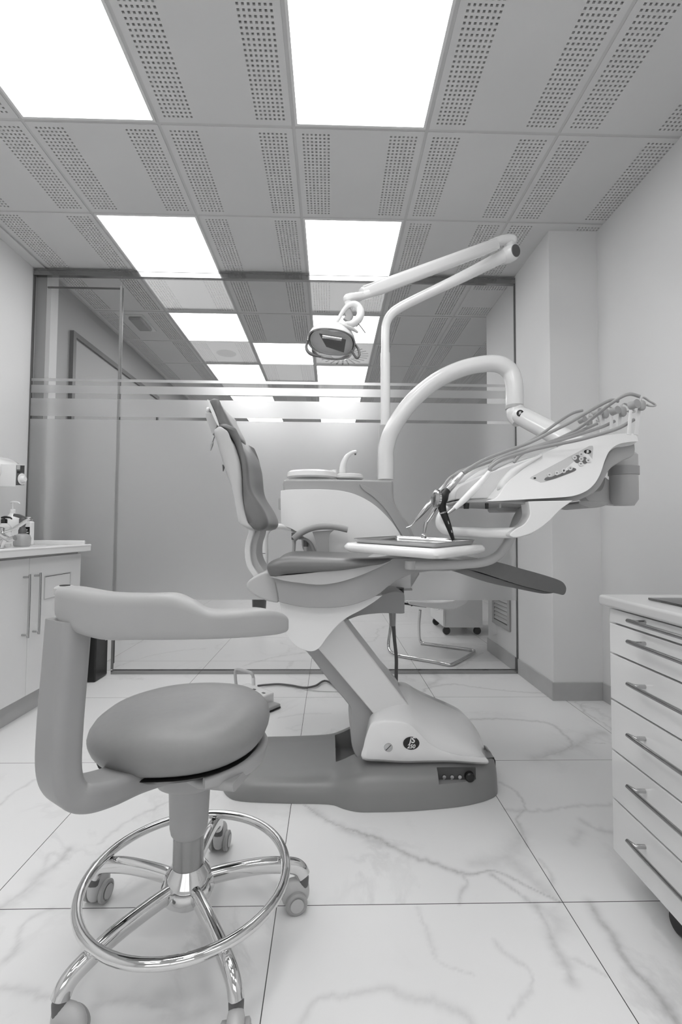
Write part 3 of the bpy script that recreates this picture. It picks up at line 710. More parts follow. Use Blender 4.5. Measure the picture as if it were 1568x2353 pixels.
# seat mechanism and shell
sup('seat_mount', (SCX, SCY, .392), .075, .075, .030, M_stoolpad, t, e1=.5, e2=.8)
cxs, cys = -.352, 1.16
def seat_out(s, dz, n=48):
    o = []
    for i in range(n):
        a = 2*PI*i/n; c_, s_ = math.cos(a), math.sin(a)
        rx = .205 if c_ > 0 else .212; ry = .190*(1-.12*max(0, -c_)**2)
        e = .86
        x = rx*math.copysign(abs(c_)**e, c_); y = ry*math.copysign(abs(s_)**e, s_)
        o.append((cxs+x*s, cys+y*s, dz))
    return o
def tilt(p): return (p[0], p[1], p[2]+(p[0]-cxs)*.03+(p[1]-cys)*.02)
rings = []
for s, z in ((.02, .450), (.6, .450), (.78, .452), (.86, .457), (.92, .465), (.965, .477), (.992, .490), (1., .500), (.985, .514), (.94, .528), (.86, .540), (.74, .549), (.58, .556), (.38, .559), (.18, .560), (.02, .560)):
    r_ = seat_out(s, z)
    rings.append([tilt((x, y, zz_ - (.006 if z > .5 else 0)*math.exp(-((x-cxs)**2+(y-cys)**2)/.01))) for x, y, zz_ in r_])
v, f = loft(rings); mk('seat_cushion', v, f, M_uphs, t, ang=70)
rings = [[tilt(p) for p in seat_out(s, z)] for s, z in ((.02, .425), (.55, .427), (.80, .438), (.90, .452), (.88, .454), (.02, .452))]
v, f = loft(rings); mk('seat_pan', v, f, M_black, t, ang=70)
# wing plate under the right side of the cushion
P = []
for a in range(-62, 44, 6):
    u = math.radians(a); P.append(Vector((cxs+.186*math.cos(u)*1.02, cys+.172*math.sin(u), .437)))
v, f = sweepv(cr_spline(P, 2), rrect(.010, .020, .008), [(1, .5+.5*math.sin(PI*min(1, max(0, i/35)))) for i in range(2*len(P)-1)], up=(.2, 0, 1)); mk('seat_shell', v, f, M_stoolpad, t, ang=60)
v, f = sweepv([Vector((SCX, SCY, .415)), Vector((SCX+.08, SCY-.07, .418)), Vector((SCX+.15, SCY-.09, .425))], rrect(.06, .010, .008), up=(0, 0, 1)); mk('seat_bracket', v, f, M_stoolpad, t)
# L bracket
sec = rrect(.046, .026, .017, 5)
# bracket geometry in plan: from under the seat to the post
PX = lambda x, Y, z: Vector((at(x, 1600, Y).x, Y, z))
pb_ = PX(140, .905, 0)
dirp = (Vector((SCX, SCY, 0))-pb_).normalized(); side = Vector((-dirp.y, dirp.x, 0))
path = [Vector((-.385, 1.085, .432)), Vector((-.425, 1.035, .438)), PX(250, .970, .450), PX(195, .925, .463), PX(158, .908, .480), PX(140, .902, .520), PX(140, .903, .60), PX(146, .912, .69), PX(153, .922, .795)]
Q = cr_spline(path, 6)
Pq, fr = frames([Vector(q) for q in Q]); rings = []
for i, q in enumerate(Pq):
    tt = fr[i][0]; b = side; nrm = tt.cross(b).normalized()
    u = i/(len(Pq)-1); th = 1.0 if u < .5 else 1.0+.15*(u-.5)
    wd = 1.0 if u > .25 else 1.15-.6*u
    rings.append([q+b*(s_[0]*wd)+nrm*(s_[1]*th) for s_ in sec])
v, f = loft(rings); mk('arm_bracket', v, f, M_stool, t, ang=60)
# wrap-around arm rest, traced top and bottom edges
cen = [(148, -.600, .945), (180, -.565, .915), (250, -.48, .880), (330, -.40, .860), (400, -.325, .852), (440, -.285, .852), (480, -.245, .856), (530, -.195, .868), (590, -.140, .890), (630, -.108, .915), (646, -.098, .930)]
top = [1352, 1352, 1362, 1367, 1367, 1380, 1401, 1402, 1396, 1402, 1420]; bot = [1408, 1412, 1473, 1475, 1473, 1472, 1472, 1470, 1465, 1460, 1452]
top = [1350, 1353, 1365, 1368, 1368, 1383, 1404, 1406, 1402, 1408, 1425]; bot = [1412, 1448, 1472, 1473, 1473, 1472, 1471, 1469, 1465, 1460, 1452]
rings = []
A = cr_spline([(at(c_[0], 1400, c_[2]).x, c_[2], at(c_[0], tp, c_[2]-.022).z, at(c_[0], bt_, c_[2]-.022).z) for c_, tp, bt_ in zip(cen, top, bot)], 6)
PP = [Vector((q[0], q[1], 0)) for q in A]
for i, q in enumerate(A):
    a_ = PP[max(0, i-1)]; b_ = PP[min(len(PP)-1, i+1)]; tt = (b_-a_).normalized(); b = Vector((tt.y, -tt.x, 0))   # towards the camera side
    zt_, zb_ = q[2], q[3]; hh = (zt_-zb_)/2; zc = (zt_+zb_)/2; th = .027
    e = min(1, min(i+1.2, len(A)-i+.0)/5.); th *= math.sqrt(max(.1, 1-(1-e)**2)); 
    r_ = []
    for a2, b2 in rrect(1, 1, .5, 5):
        y2 = b2*hh; x2 = a2*th
        r_.append(Vector((q[0], q[1], zc+y2))+b*x2)
    rings.append(r_)
v, f = loft(rings); mk('arm_rest', v, f, M_stoolpad, t, ang=60)
lathe('arm_joint', [(0, 0), (.020, 0), (.020, .012), (.015, .016), (0, .016)], (-.548, .978, .838), M_lgrey, t, n=20)
lathe('arm_bolt', [(0, 0), (.010, 0), (.010, .0012), (0, .0015)], (-.548, .978, .854), M_dark, t, n=16)

# =================================================================== DENTAL CHAIR
DC = thing('dental_chair', 'white and grey dental treatment chair with raised backrest', 'dental chair', (.12, 1.87, 0))
# base: sections across X
secs = [(-.415, 1.90, 2.05, .035), (-.400, 1.80, 2.08, .050), (-.365, 1.735, 2.10, .060), (-.31, 1.705, 2.115, .066), (-.15, 1.690, 2.12, .068), (.00, 1.683, 2.13, .072), (.055, 1.655, 2.14, .085), (.10, 1.638, 2.14, .105), (.16, 1.635, 2.14, .118), (.30, 1.640, 2.12, .122), (.45, 1.660, 2.02, .124), (.54, 1.685, 1.93, .122), (.600, 1.715, 1.89, .118), (.628, 1.745, 1.87, .112), (.636, 1.78, 1.84, .10)]
SS = cr_spline(secs, 4); rings = []
for x, y0, y1, h in SS:
    hw = (y1-y0)/2; yc = (y0+y1)/2; r_ = []
    pts = [(-1, 0), (-1, .25), (-1, .5)]
    prof = [(0, 0), (-hw, 0), (-hw, .15*h), (-hw+.004, .45*h), (-hw+.012, .70*h), (-hw+.030, .90*h), (-hw+.055, .98*h), (-hw*.4, h), (hw*.4, h), (hw-.055, .98*h), (hw-.03, .90*h), (hw-.012, .7*h), (hw-.004, .45*h), (hw, .15*h), (hw, 0)]
    rings.append([(x, yc+a, z+.001) for a, z in prof])
v, f = loft(rings); base = mk('base', v, f, M_base, DC, ang=60)
def cut(o, lo, hi):
    v_, f_ = boxv(lo, hi); me = bpy.data.meshes.new('c'); off = rootloc(o.parent) if o.parent else o.location
    me.from_pydata([tuple(Vector(q)-off) for q in v_], [], f_); me.materials.append(M_dgrey)
    c = bpy.data.objects.new('c', me); COL.objects.link(c); c.location = off
    md = o.modifiers.new('b', 'BOOLEAN'); md.operation = 'DIFFERENCE'; md.object = c; md.solver = 'EXACT'
    bpy.context.view_layer.update(); dg = bpy.context.evaluated_depsgraph_get()
    nm = bpy.data.meshes.new_from_object(o.evaluated_get(dg)); o.modifiers.remove(md); old = o.data; o.data = nm; nm.name = old.name
    bpy.data.objects.remove(c)
    nm.polygons.foreach_set('use_smooth', [True]*len(nm.polygons)); nm.set_sharp_from_angle(angle=math.radians(40))
qa = atz(773, 1755, .07); qb = atz(772, 1692, .07)
cut(base, (qa.x-.002, qa.y, .02), (.16, qb.y, .3))
pa_, pb2 = at(1010, 1778, 1.655), at(1095, 1774, 1.69)
cut(base, (pa_.x, 1.60, at(1010, 1803, 1.66).z), (pb2.x, 1.70, at(1010, 1777, 1.66).z))
cp_ = box('control_recess', (pa_.x+.001, 1.693, at(1010, 1803, 1.66).z-.002), (pb2.x-.001, 1.6975, at(1010, 1777, 1.66).z+.002), mat('recess_plate', .27, .4), base)
zc = at(1020, 1788, 1.69).z
for k, px_ in enumerate((1021, 1039, 1057)):
    q = at(px_, 1785, 1.69); s_ = lathe('regulator_screw', [(0, .006), (.0065, .006), (.0075, .003), (.0075, 0), (0, 0)], (q.x, 1.693, q.z), M_steel, base, ax=(0, -1, 0), n=18)
    q = at(px_, 1793, 1.69); box('mark', (q.x-.0035, 1.6925, q.z-.003), (q.x+.0035, 1.6931, q.z+.003), M_lgrey, base)
q = at(1081, 1787, 1.68); lathe('socket', [(0, .018), (.012, .018), (.0165, .014), (.0175, 0), (0, 0)], (q.x, 1.693, q.z), M_black, base, ax=(0, -1, 0), n=24)
# raised rear lip of base at the right end
extr('base_end', [(1120, 1722, 1), (1128, 1728), (1134, 1742), (1135, 1768), (1130, 1790), (1118, 1790, 1)], 1.82, 1.86, M_base, DC, bevel=.004)
# cover: loft from the near swoop to the high rear outline
near = [(833, 1741), (836, 1715), (842, 1690), (852, 1668), (868, 1658), (895, 1655), (925, 1657), (945, 1665), (965, 1684), (990, 1708), (1020, 1724), (1060, 1735), (1100, 1739), (1118, 1742), (1120, 1752), (1085, 1751), (1040, 1748), (980, 1748), (930, 1749), (880, 1746)]
high = [(833, 1741), (838, 1705), (845, 1668), (852, 1645), (866, 1635), (885, 1628), (905, 1622), (935, 1620), (955, 1630), (985, 1648), (1020, 1665), (1060, 1690), (1095, 1715), (1110, 1730), (1118, 1750), (1085, 1751), (1040, 1748), (980, 1748), (930, 1749), (880, 1746)]
peak = [(836, 1738), (841, 1700), (848, 1660), (858, 1640), (880, 1622), (900, 1600), (918, 1580), (940, 1580), (965, 1595), (1000, 1612), (1045, 1632), (1075, 1650), (1098, 1680), (1112, 1712), (1118, 1750), (1085, 1751), (1040, 1748), (980, 1748), (930, 1749), (880, 1746)]
def cov(pts, Y, Yr, dz=0):
    return [(lambda q: Vector((q.x, Y, max(.085, q.z+dz))))(at(p_[0], p_[1], Yr)) for p_ in cr_spline(pts, 4, True)]
def shrink(r_, k, Y):
    c = sum(r_, Vector())/len(r_); return [Vector((c.x+(p_.x-c.x)*k, Y, c.z+(p_.z-c.z)*k)) for p_ in r_]
n0 = cov(near, 1.700, 1.700); h0 = cov(high, 1.765, 1.765); k0 = cov(peak, 1.90, 1.90)
rings = [shrink(n0, .93, 1.695), shrink(n0, .975, 1.6975), n0, [a_.lerp(b_, .35)+Vector((0, -.012, 0)) for a_, b_ in zip(n0, h0)], h0, [a_.lerp(b_, .55) for a_, b_ in zip(h0, k0)], k0, [Vector((a_.x, 1.99, a_.z*.97)) for a_ in k0], shrink([Vector((a_.x, 2.03, a_.z*.9)) for a_ in h0], .93, 2.03)]
v, f = loft(rings); mk('base_cover', v, f, M_white, DC, ang=80)
q = at(893, 1718, 1.694); lathe('cover_screw', [(.0, .0012), (.013, .0012), (.015, .0006), (.016, -.001)], (q.x, 1.6945, q.z), M_steel, DC, ax=(0, -1, 0), n=24)
v, f = sweepv([(q.x-.009, 1.6930, q.z-.009), (q.x+.009, 1.6930, q.z+.009)], rrect(.001, .0006, .0004), up=(0, 1, 0)); mk('screw_slot', v, f, M_dark, DC)
q = at(946, 1709, 1.69)
o = lathe('badge', [(0, 0), (.0295, 0), (.0295, .0006), (0, .0006)], (q.x, 1.6942, q.z), M_black, DC, ax=(0, -1, 0), n=48, sy_=.78)
text('badge_print', 'jS', M_white, DC, (q.x+.002, 1.6932, q.z+.0105), (1, 0, 0), (0, 0, 1), .029, shear=.25, bold=.0007)
text('badge_print', '250', M_white, DC, (q.x-.001, 1.6932, q.z-.0115), (1, 0, 0), (0, 0, 1), .019, shear=.25, bold=.0004)
# lift arms
extr('inner_lift_arm', [(694, 1488, 1), (742, 1478, 1), (862, 1640, 1), (850, 1700), (838, 1744, 1), (822, 1742), (810, 1718), (806, 1680), (807, 1636, 0), (800, 1618), (760, 1570), (715, 1510)], 1.80, 2.02, M_mgrey, DC, bevel=.006, n=3)
extr('lift_arm', [(726, 1485, 1), (786, 1415, 1), (800, 1440, 0), (868, 1528), (920, 1596), (941, 1622, 1), (930, 1650, 1), (866, 1650, 1)], 1.765, 1.99, M_offw, DC, bevel=.008, n=3)
extr('rear_link', [(790, 1428, 1), (806, 1440), (840, 1490), (880, 1530), (918, 1575), (924, 1600, 1), (905, 1600, 1), (860, 1540)], 1.96, 2.03, M_offw, DC, bevel=.006)
# seat frame cover
extr('lower_cover', [(640, 1376, 1), (647, 1410), (655, 1445), (668, 1472), (690, 1490), (716, 1497), (735, 1488), (752, 1465), (775, 1438), (800, 1418), (830, 1402), (862, 1382), (880, 1368, 1), (800, 1372), (720, 1370)], 1.66, 2.06, M_white, DC, bevel=.018, seg=5)
extr('seat_cover', [(630, 1325, 1), (700, 1316), (800, 1302), (880, 1285), (965, 1283), (1060, 1288, 0), (1120, 1296, 1), (1045, 1311), (985, 1313), (940, 1322), (900, 1342), (868, 1367), (830, 1384), (790, 1394), (740, 1397), (690, 1394), (642, 1384, 1), (636, 1350)], 1.63, 2.10, M_mgrey, DC, bevel=.022, seg=5)
extr('seat_rim', [(618, 1325, 1), (700, 1318), (800, 1304), (872, 1290), (905, 1285, 1), (880, 1300), (830, 1322), (780, 1338), (735, 1344), (690, 1340), (650, 1334)], 1.615, 2.11, M_lgrey, DC, bevel=.012, seg=4)
sv = extr('rear_cover', [(566, 1348), (572, 1334), (590, 1322), (612, 1314), (634, 1322), (638, 1350), (641, 1382), (625, 1384), (600, 1376), (578, 1364)], 1.66, 2.05, M_lgrey, DC, bevel=.020, seg=5)
# seat cushion as a rounded body
rings = []
outl = cr_spline([(612, 1306), (616, 1295), (634, 1285), (660, 1280), (720, 1281), (790, 1283), (850, 1284), (905, 1284), (880, 1294), (830, 1305), (770, 1314), (700, 1318), (655, 1322), (630, 1329), (618, 1322)], 4, True)
def cush(Y, k, dz=0):
    P_ = [at(p_[0], p_[1], 1.62) for p_ in outl]; c = sum(P_, Vector())/len(P_)
    return [Vector((c.x+(p_.x-c.x)*(1-(1-k)*.25), Y, c.z+(p_.z-c.z)*k+dz)) for p_ in P_]
v, f = loft([cush(1.600, .35), cush(1.606, .68), cush(1.618, .90), cush(1.640, 1.0), cush(1.72, 1.02, -.002), cush(1.86, 1.0, -.008), cush(2.02, 1.02, -.002), cush(2.08, 1.), cush(2.105, .9), cush(2.12, .6), cush(2.124, .3)])
mk('seat_cushion', v, f, M_uph, DC, ang=80)
# leg rest
extr('leg_rest_cushion', [(1035, 1292, 1), (1128, 1291, 0), (1150, 1293), (1200, 1307), (1250, 1321), (1288, 1334), (1300, 1345), (1302, 1357), (1296, 1367), (1280, 1364), (1240, 1356), (1200, 1346), (1150, 1330), (1100, 1314), (1050, 1303)], 1.66, 2.04, M_uph, DC, bevel=.013, seg=4)
extr('leg_rest_frame', [(990, 1297, 1), (1045, 1300), (1100, 1316), (1180, 1341), (1240, 1357), (1275, 1362, 1), (1262, 1364), (1240, 1363), (1190, 1353), (1120, 1338), (1040, 1312), (1000, 1308, 1)], 1.70, 2.0, mat('footrest_grey', .50, .4), DC, bevel=.005)
# backrest neck
nk = [(587, 1205), (583, 1230), (577, 1255), (577, 1280), (584, 1302), (602, 1328)]
P = [at(x, y, 1.78) for x, y in nk]
v, f = sweepv(cr_spline(P, 5), rrect(.10, .014, .012), up=(1, 0, .01)); 
def strap(px_, Y0, Y1, th, m, nm):
    Q = cr_spline(px_, 5); L_, R_ = [], []
    for i, q in enumerate(Q):
        a_ = Q[max(0, i-1)]; b_ = Q[min(len(Q)-1, i+1)]; d = b_-a_; d = d/np.linalg.norm(d); nn_ = np.array((-d[1], d[0]))*th/2
        L_.append((q[0]+nn_[0], q[1]+nn_[1], 1)); R_.append((q[0]-nn_[0], q[1]-nn_[1], 1))
    return extr(nm, L_+R_[::-1], Y0, Y1, m, DC, bevel=.004, n=1)
strap([(581, 1200), (577, 1225), (570, 1250), (569, 1275), (574, 1300), (590, 1325)], 1.76, 1.96, 13, M_offw, 'backrest_bracket')
strap([(594, 1200), (591, 1225), (584, 1248), (582, 1275), (590, 1300), (606, 1322)], 1.78, 1.94, 15, M_lgrey, 'backrest_bracket')
# backrest shell and cushion as lofts over the width
shell = [(490, 992), (496, 983), (504, 979), (514, 985), (524, 998), (533, 1012), (541, 1026), (548, 1045), (554, 1066), (558, 1100), (560, 1140), (566, 1172), (575, 1198), (585, 1216), (578, 1219), (568, 1213), (558, 1185), (548, 1158), (534, 1122), (520, 1088), (508, 1050), (498, 1018)]
cushn = [(501, 976), (509, 971.5), (520, 973), (533, 986), (545, 1002), (556, 1020), (565, 1042), (570, 1062), (572.5, 1085), (575, 1110), (581, 1130), (592, 1148), (604, 1166), (613, 1184), (617, 1200), (612, 1213), (600, 1219), (586, 1217), (574, 1195), (566, 1170), (560, 1140), (558, 1100), (554, 1066), (547, 1042), (537, 1015), (524, 996), (512, 982)]
def bsec(pts, Y, k, front=0, Yr=1.68):
    Q = cr_spline(pts, 4, True); P_ = [at(p_[0], p_[1], Yr) for p_ in Q]; c = sum(P_, Vector())/len(P_)
    return [Vector((c.x+(p_.x-c.x)*k-front*(1 if True else 0), Y, c.z+(p_.z-c.z)*(1-(1-k)*.22))) for p_ in P_]
def bloft(pts, nm, m, Y0, Y1, concave):
    W = Y1-Y0; R_ = []
    for u, k in ((0, .45), (.012, .72), (.035, .90), (.07, .98), (.12, 1), (.25, 1), (.4, 1), (.5, 1), (.6, 1), (.75, 1), (.88, 1), (.93, .98), (.965, .9), (.988, .72), (1, .45)):
        R_.append(bsec(pts, Y0+W*u, k, concave*math.sin(PI*u)**1.3))
    v_, f_ = loft(R_); return mk(nm, v_, f_, m, DC, ang=80)
bloft(shell, 'backrest_shell', M_lgrey, 1.655, 2.075, 0.)
bloft(cushn, 'backrest_cushion', M_uph, 1.665, 2.065, .012)
# headrest
hs_ = [(478, 922), (486, 915.5), (497, 917.5), (508, 927), (519, 945), (530, 965), (539, 981), (543, 994), (539, 1000), (528, 992), (514, 982), (502, 976), (495, 960), (487, 943)]
def hloft(pts, nm, m, Y0, Y1):
    R_ = []
    for u, k in ((0, .35), (.02, .62), (.06, .82), (.13, .95), (.25, 1), (.5, 1.0), (.75, 1), (.87, .95), (.94, .82), (.98, .62), (1, .35)): R_.append(bsec(pts, Y0+(Y1-Y0)*u, k, .006*math.sin(PI*u), Yr=1.75))
    v_, f_ = loft(R_); return mk(nm, v_, f_, m, DC, ang=80)
hloft(hs_, 'headrest_cushion', M_uph, 1.73, 2.02)
P = [(477, 922), (480, 919), (490, 938), (503, 972), (501, 975), (497, 972)]
extr('headrest_piping', [(476.5, 922), (480, 920), (492, 944), (503, 974), (500, 977), (487, 950)], 1.735, 2.01, M_offw, DC, bevel=.002)
extr('headrest_mount', [(472, 951), (476, 948), (487, 950), (499, 972), (499, 978), (492, 994), (488, 998), (482, 982), (475, 965)], 1.79, 1.97, M_lgrey, DC, bevel=.008)
q = at(478.5, 941, 1.80); sup('headrest_knob', (q.x, 1.83, q.z), .012, .035, .0135, M_offw, DC, e1=.8, e2=.8, n=24, k=12)
# napkin clips hanging behind the backrest
tube('clip_cord', [at(493, 1003, 1.8), at(491, 1010, 1.8), at(489, 1016, 1.8)], .0016, M_dgrey, DC, n=8)
tube('clip', [at(489, 1016, 1.8), at(487, 1024, 1.8), at(484, 1036, 1.8)], [.003, .0045, .0015], M_steel, DC, n=8)
tube('clip', [at(512, 1068, 1.8), at(514, 1074, 1.8), at(513, 1083, 1.8)], [.002, .004, .0015], M_dgrey, DC, n=8)
# far arm rest (T shape)
pad = [(676, 1238), (690, 1226), (712, 1215), (738, 1210), (762, 1210), (782, 1213), (799, 1217)]
v, f = sweepv(cr_spline([at(x, y, 2.16) for x, y in pad], 5), rrect(.034, .0145, .013, 4), up=(0, 0, 1)); mk('armrest_pad', v, f, M_mgrey, DC, ang=60)
extr('armrest_post', [(718, 1222, 1), (768, 1218, 1), (758, 1228), (756, 1245), (757, 1280, 1), (729, 1280, 1), (727, 1248), (722, 1232)], 2.145, 2.175, M_mgrey, DC, bevel=.006)

# =================================================================== DENTAL UNIT (spittoon cart)
DU = thing('spittoon_unit', 'white and grey spittoon cart with glass-filler spout behind the chair', 'dental unit', (.15, 2.4, .3))
extr('frame', [(652, 1130, 1), (650, 1110), (656, 1102), (680, 1101), (800, 1102), (904, 1104, 1), (907, 1150), (922, 1180), (940, 1205), (955, 1240), (965, 1320, 1), (945, 1352, 1), (760, 1352, 1), (700, 1270), (690, 1235), (655, 1205)], 2.27, 2.62, M_mgrey, DU, bevel=.012, seg=4)
extr('frame_rib', [(828, 1112), (850, 1122), (880, 1140), (905, 1165), (925, 1195), (945, 1235), (940, 1250), (915, 1215), (890, 1175), (862, 1145), (835, 1125)], 2.262, 2.29, M_mgrey, DU, bevel=.006)
extr('front_door', [(645, 1135), (650, 1127), (680, 1124.5), (740, 1124.5), (785, 1128), (822, 1138), (858, 1158), (890, 1187), (912, 1215), (927, 1245), (933, 1275, 1), (945, 1350, 1), (752, 1350, 1), (722, 1262), (700, 1235), (672, 1216), (650, 1206), (646, 1190)], 2.235, 2.275, M_white, DU, bevel=.010, seg=4)
extr('side_hinge', [(640, 1145, 1), (645, 1145, 1), (645, 1170, 1), (640, 1170, 1)], 2.30, 2.40, M_lgrey, DU, bevel=.001)
zt_ = at(700, 1102, 2.4).z
ca = at(718, 1100, 2.42)
lathe('spittoon_bowl', [(0, .0), (.125, .0), (.133, .008), (.130, .030), (.120, .038), (.105, .036), (.06, .012), (0, .006)], (ca.x, 2.42, ca.z-.002), M_white, DU, n=48, sy_=.9)
cb_ = at(803, 1100, 2.42)
lathe('glass_shelf', [(0, 0), (.072, 0), (.077, .006), (.074, .022), (.066, .026), (0, .022)], (cb_.x, 2.44, cb_.z-.002), M_offw, DU, n=40)
tube('glass_filler', [at(787, 1086, 2.42), at(789, 1068, 2.42), at(797, 1050, 2.42), at(808, 1041, 2.42), at(818, 1038, 2.42)], [.019, .016, .0125, .010, .009], M_white, DU, n=18, round_ends=True)
q = at(817, 1044, 2.42); lathe('filler_nozzle', [(0, -.004), (.004, -.004), (.005, .004), (0, .004)], q, M_dgrey, DU, n=14)
tube('rinse_pipe', [at(740, 1084, 2.40), at(755, 1083, 2.40), at(766, 1082, 2.40)], .005, M_offw, DU, n=10)
q = at(770, 1082, 2.40); lathe('rinse_cap', [(0, -.01), (.009, -.01), (.009, .006), (0, .007)], q, M_white, DU, n=16)
q = at(717, 1083, 2.42); lathe('strainer_pin', [(0, -.006), (.0035, -.006), (.0035, .008), (0, .009)], q, M_steel, DU, n=12)
extr('pole_socket', [(868, 1100, 1), (870, 1030), (873, 975, 1), (895, 973, 1), (898, 1000), (898, 1100, 1)], 2.52, 2.57, M_lgrey, DU, bevel=.006)
# assistant rail
tube('assistant_arm', [at(609, 1312, 2.22), at(610, 1270, 2.22), at(609, 1240, 2.22), at(613, 1222, 2.22), at(625, 1212, 2.23), at(645, 1210, 2.24), at(668, 1214, 2.26)], .0138, M_white, DU, n=18)
tube('arm_seam', [at(609.3, 1270.5, 2.22), at(609.3, 1272, 2.22)], .0142, M_dgrey, DU, sm=1)
for px_, y0_, y1_ in ((676, 1224, 1272), (703, 1240, 1272)):
    tube('suction_handpiece', [at(px_-1, y1_, 2.20), at(px_, (y0_+y1_)/2+4, 2.20), at(px_, y0_+14, 2.20)], [.008, .0085, .010], M_lgrey, DU, n=14)
    tube('suction_holder', [at(px_, y0_+16, 2.20), at(px_, y0_, 2.20)], .0125, M_dgrey, DU, sm=1, n=14)
tube('suction_hose', [at(684, 1236, 2.19), at(700, 1238, 2.19), at(714, 1248, 2.19), at(724, 1268, 2.19)], .007, M_mgrey, DU, n=12)
# lower connection to the chair
extr('unit_link', [(790, 1412, 1), (808, 1398), (850, 1378), (900, 1360), (925, 1362), (930, 1370), (930, 1404, 1), (926, 1410, 0), (880, 1409), (830, 1414), (800, 1424, 1)], 1.95, 2.25, M_mgrey, DU, bevel=.01)
q = at(914, 1358, 2.1); lathe('pivot_ring', [(0, -.012), (.032, -.012), (.032, .012), (0, .012)], (q.x, 2.12, q.z), M_black, DU)
extr('lower_box', [(880, 1318, 1), (945, 1318, 1), (945, 1353, 1), (880, 1355, 1)], 2.15, 2.24, M_white, DU, bevel=.004)
extr('lower_rim', [(870, 1354, 1), (948, 1353, 1), (948, 1357, 1), (870, 1358, 1)], 2.14, 2.25, M_lgrey, DU, bevel=.001)
tube('supply_hose', [at(903, 1410, 2.13), at(904, 1430, 2.13), at(907, 1470, 2.13), at(911, 1510, 2.11), at(911, 1545, 2.08), at(910, 1590, 2.03)], [.012, .010, .008, .008, .008, .008], M_dgrey, DU, n=12)
tube('hose_boot', [at(902, 1408, 2.13), at(903, 1438, 2.13)], [.0165, .013], M_mgrey, DU, sm=1)

# =================================================================== OPERATING LAMP
OL = thing('dental_lamp', 'white dental operating lamp on a long folding arm above the chair', 'lamp', at(886, 975, 2.545).to_tuple())
tube('pole', [at(886, 978, 2.545), at(886, 900, 2.54), at(886, 812, 2.54)], .0265, M_white, OL, n=24, sm=1)
J1 = at(1168, 583, 2.38)
tube('lower_arm', [at(886, 814, 2.54), at(886, 770, 2.54), at(889, 742, 2.54), at(900, 722, 2.53), at(920, 707, 2.52), at(960, 686, 2.50), at(1060, 638, 2.44), J1], [.0235, .0235, .0245, .0255, .026, .026, .029, .034], M_white, OL, n=24, sm=5)
q = at(1166, 588, 2.38); v, f = merge([lathev([(0, -.045), (.034, -.045), (.041, -.035), (.044, 0), (.041, .035), (.034, .045), (0, .045)], at(1170, 584, 2.38), ax=(-.45, .85, .1), n=32)]); mk('elbow_joint', v, f, M_white, OL)
lathe('joint_disc', [(0, .004), (.030, .004), (.032, 0), (0, 0)], at(1170, 584, 2.38)+Vector((.45, -.85, -.1)).normalized()*.044, M_dgrey, OL, ax=(.45, -.85, -.1), n=28)
lathe('joint_collar', [(0, -.01), (.030, -.01), (.030, .03), (0, .03)], at(1172, 566, 2.38), M_white, OL, n=28)
# elbow bridge
v, f = sweepv(cr_spline([at(1186, 556, 2.37), at(1172, 551, 2.37), at(1150, 553, 2.36), at(1128, 561, 2.35)], 5), rrect(.026, .026, .018), [(.55, .55), (.8, .7), (.95, .8)]+[(1, .85)]*8+[(.95, .8)]*5, up=(0, 0, 1)); mk('elbow_bridge', v, f, M_white, OL, ang=60)
J2 = at(833, 676, 2.03); J2b = at(1140, 562, 2.35)
v, f = sweepv([J2b.lerp(J2, u/8) for u in range(9)], rrect(.022, .030, .017, 5), [(.95, .95)]+[(1.0, 1.0)]*7+[(.9, .85)], up=(0, 0, 1)); mk('upper_arm', v, f, M_white, OL, ang=60)
v, f = sweepv([J2b.lerp(J2, u/8)+Vector((0, -.006, .025)) for u in range(9)], rrect(.013, .006, .005, 3), up=(0, 0, 1)); mk('arm_cover', v, f, M_offw, OL, ang=60)
for q, Y in ((at(1132, 556, 2.32), 0), (at(833, 674, 2.0), 0)): lathe('pivot_hole', [(0, .001), (.0035, .001), (.0035, 0), (0, 0)], q, M_dark, OL, ax=(0, -1, 0), n=12)
v, f = sweepv(cr_spline([at(848, 676, 2.03), at(830, 681, 2.02), at(812, 684, 2.00), at(797, 688, 1.99), at(790, 692, 1.99)], 4), rrect(.022, .022, .014, 4), [(.8, .7)]*4+[(1, .75)]*5+[(1.05, .8)]*4+[(.9, .7), (.7, .55), (.45, .35), (.2, .2)], up=(0, 0, 1)); mk('head_bridge', v, f, M_white, OL, ang=60)
lathe('head_swivel', [(0, -.030), (.017, -.030), (.018, 0), (.019, .004), (0, .004)], at(802, 697, 1.99), M_white, OL, n=26)
# yoke ring: tilted loop
yc = [at(776, 738, 1.95), at(787, 718, 1.95), at(800, 703, 1.95), at(815, 699, 1.95), at(826, 708, 1.95), at(829, 722, 1.94), at(822, 736, 1.93), at(808, 745, 1.92), at(797, 744, 1.91)]
tube('yoke', yc, [.007, .009, .011, .014, .016, .017, .017, .015, .010], M_white, OL, n=18, round_ends=True)
v, f = sweepv([at(797, 713, 1.96), at(803, 728, 1.96), at(797, 738, 1.96)], rrect(.018, .012, .008), up=(0, 1, 0)); mk('yoke_web', v, f, M_mgrey, OL)
tube('yoke_knob', [at(817, 742, 1.93), at(823, 747, 1.93)], [.012, .010], M_lgrey, OL, sm=1)
tube('toggle', [at(824, 744, 1.92), at(832, 754, 1.92), at(840, 765, 1.92)], .0024, M_dgrey, OL, sm=1, n=8)
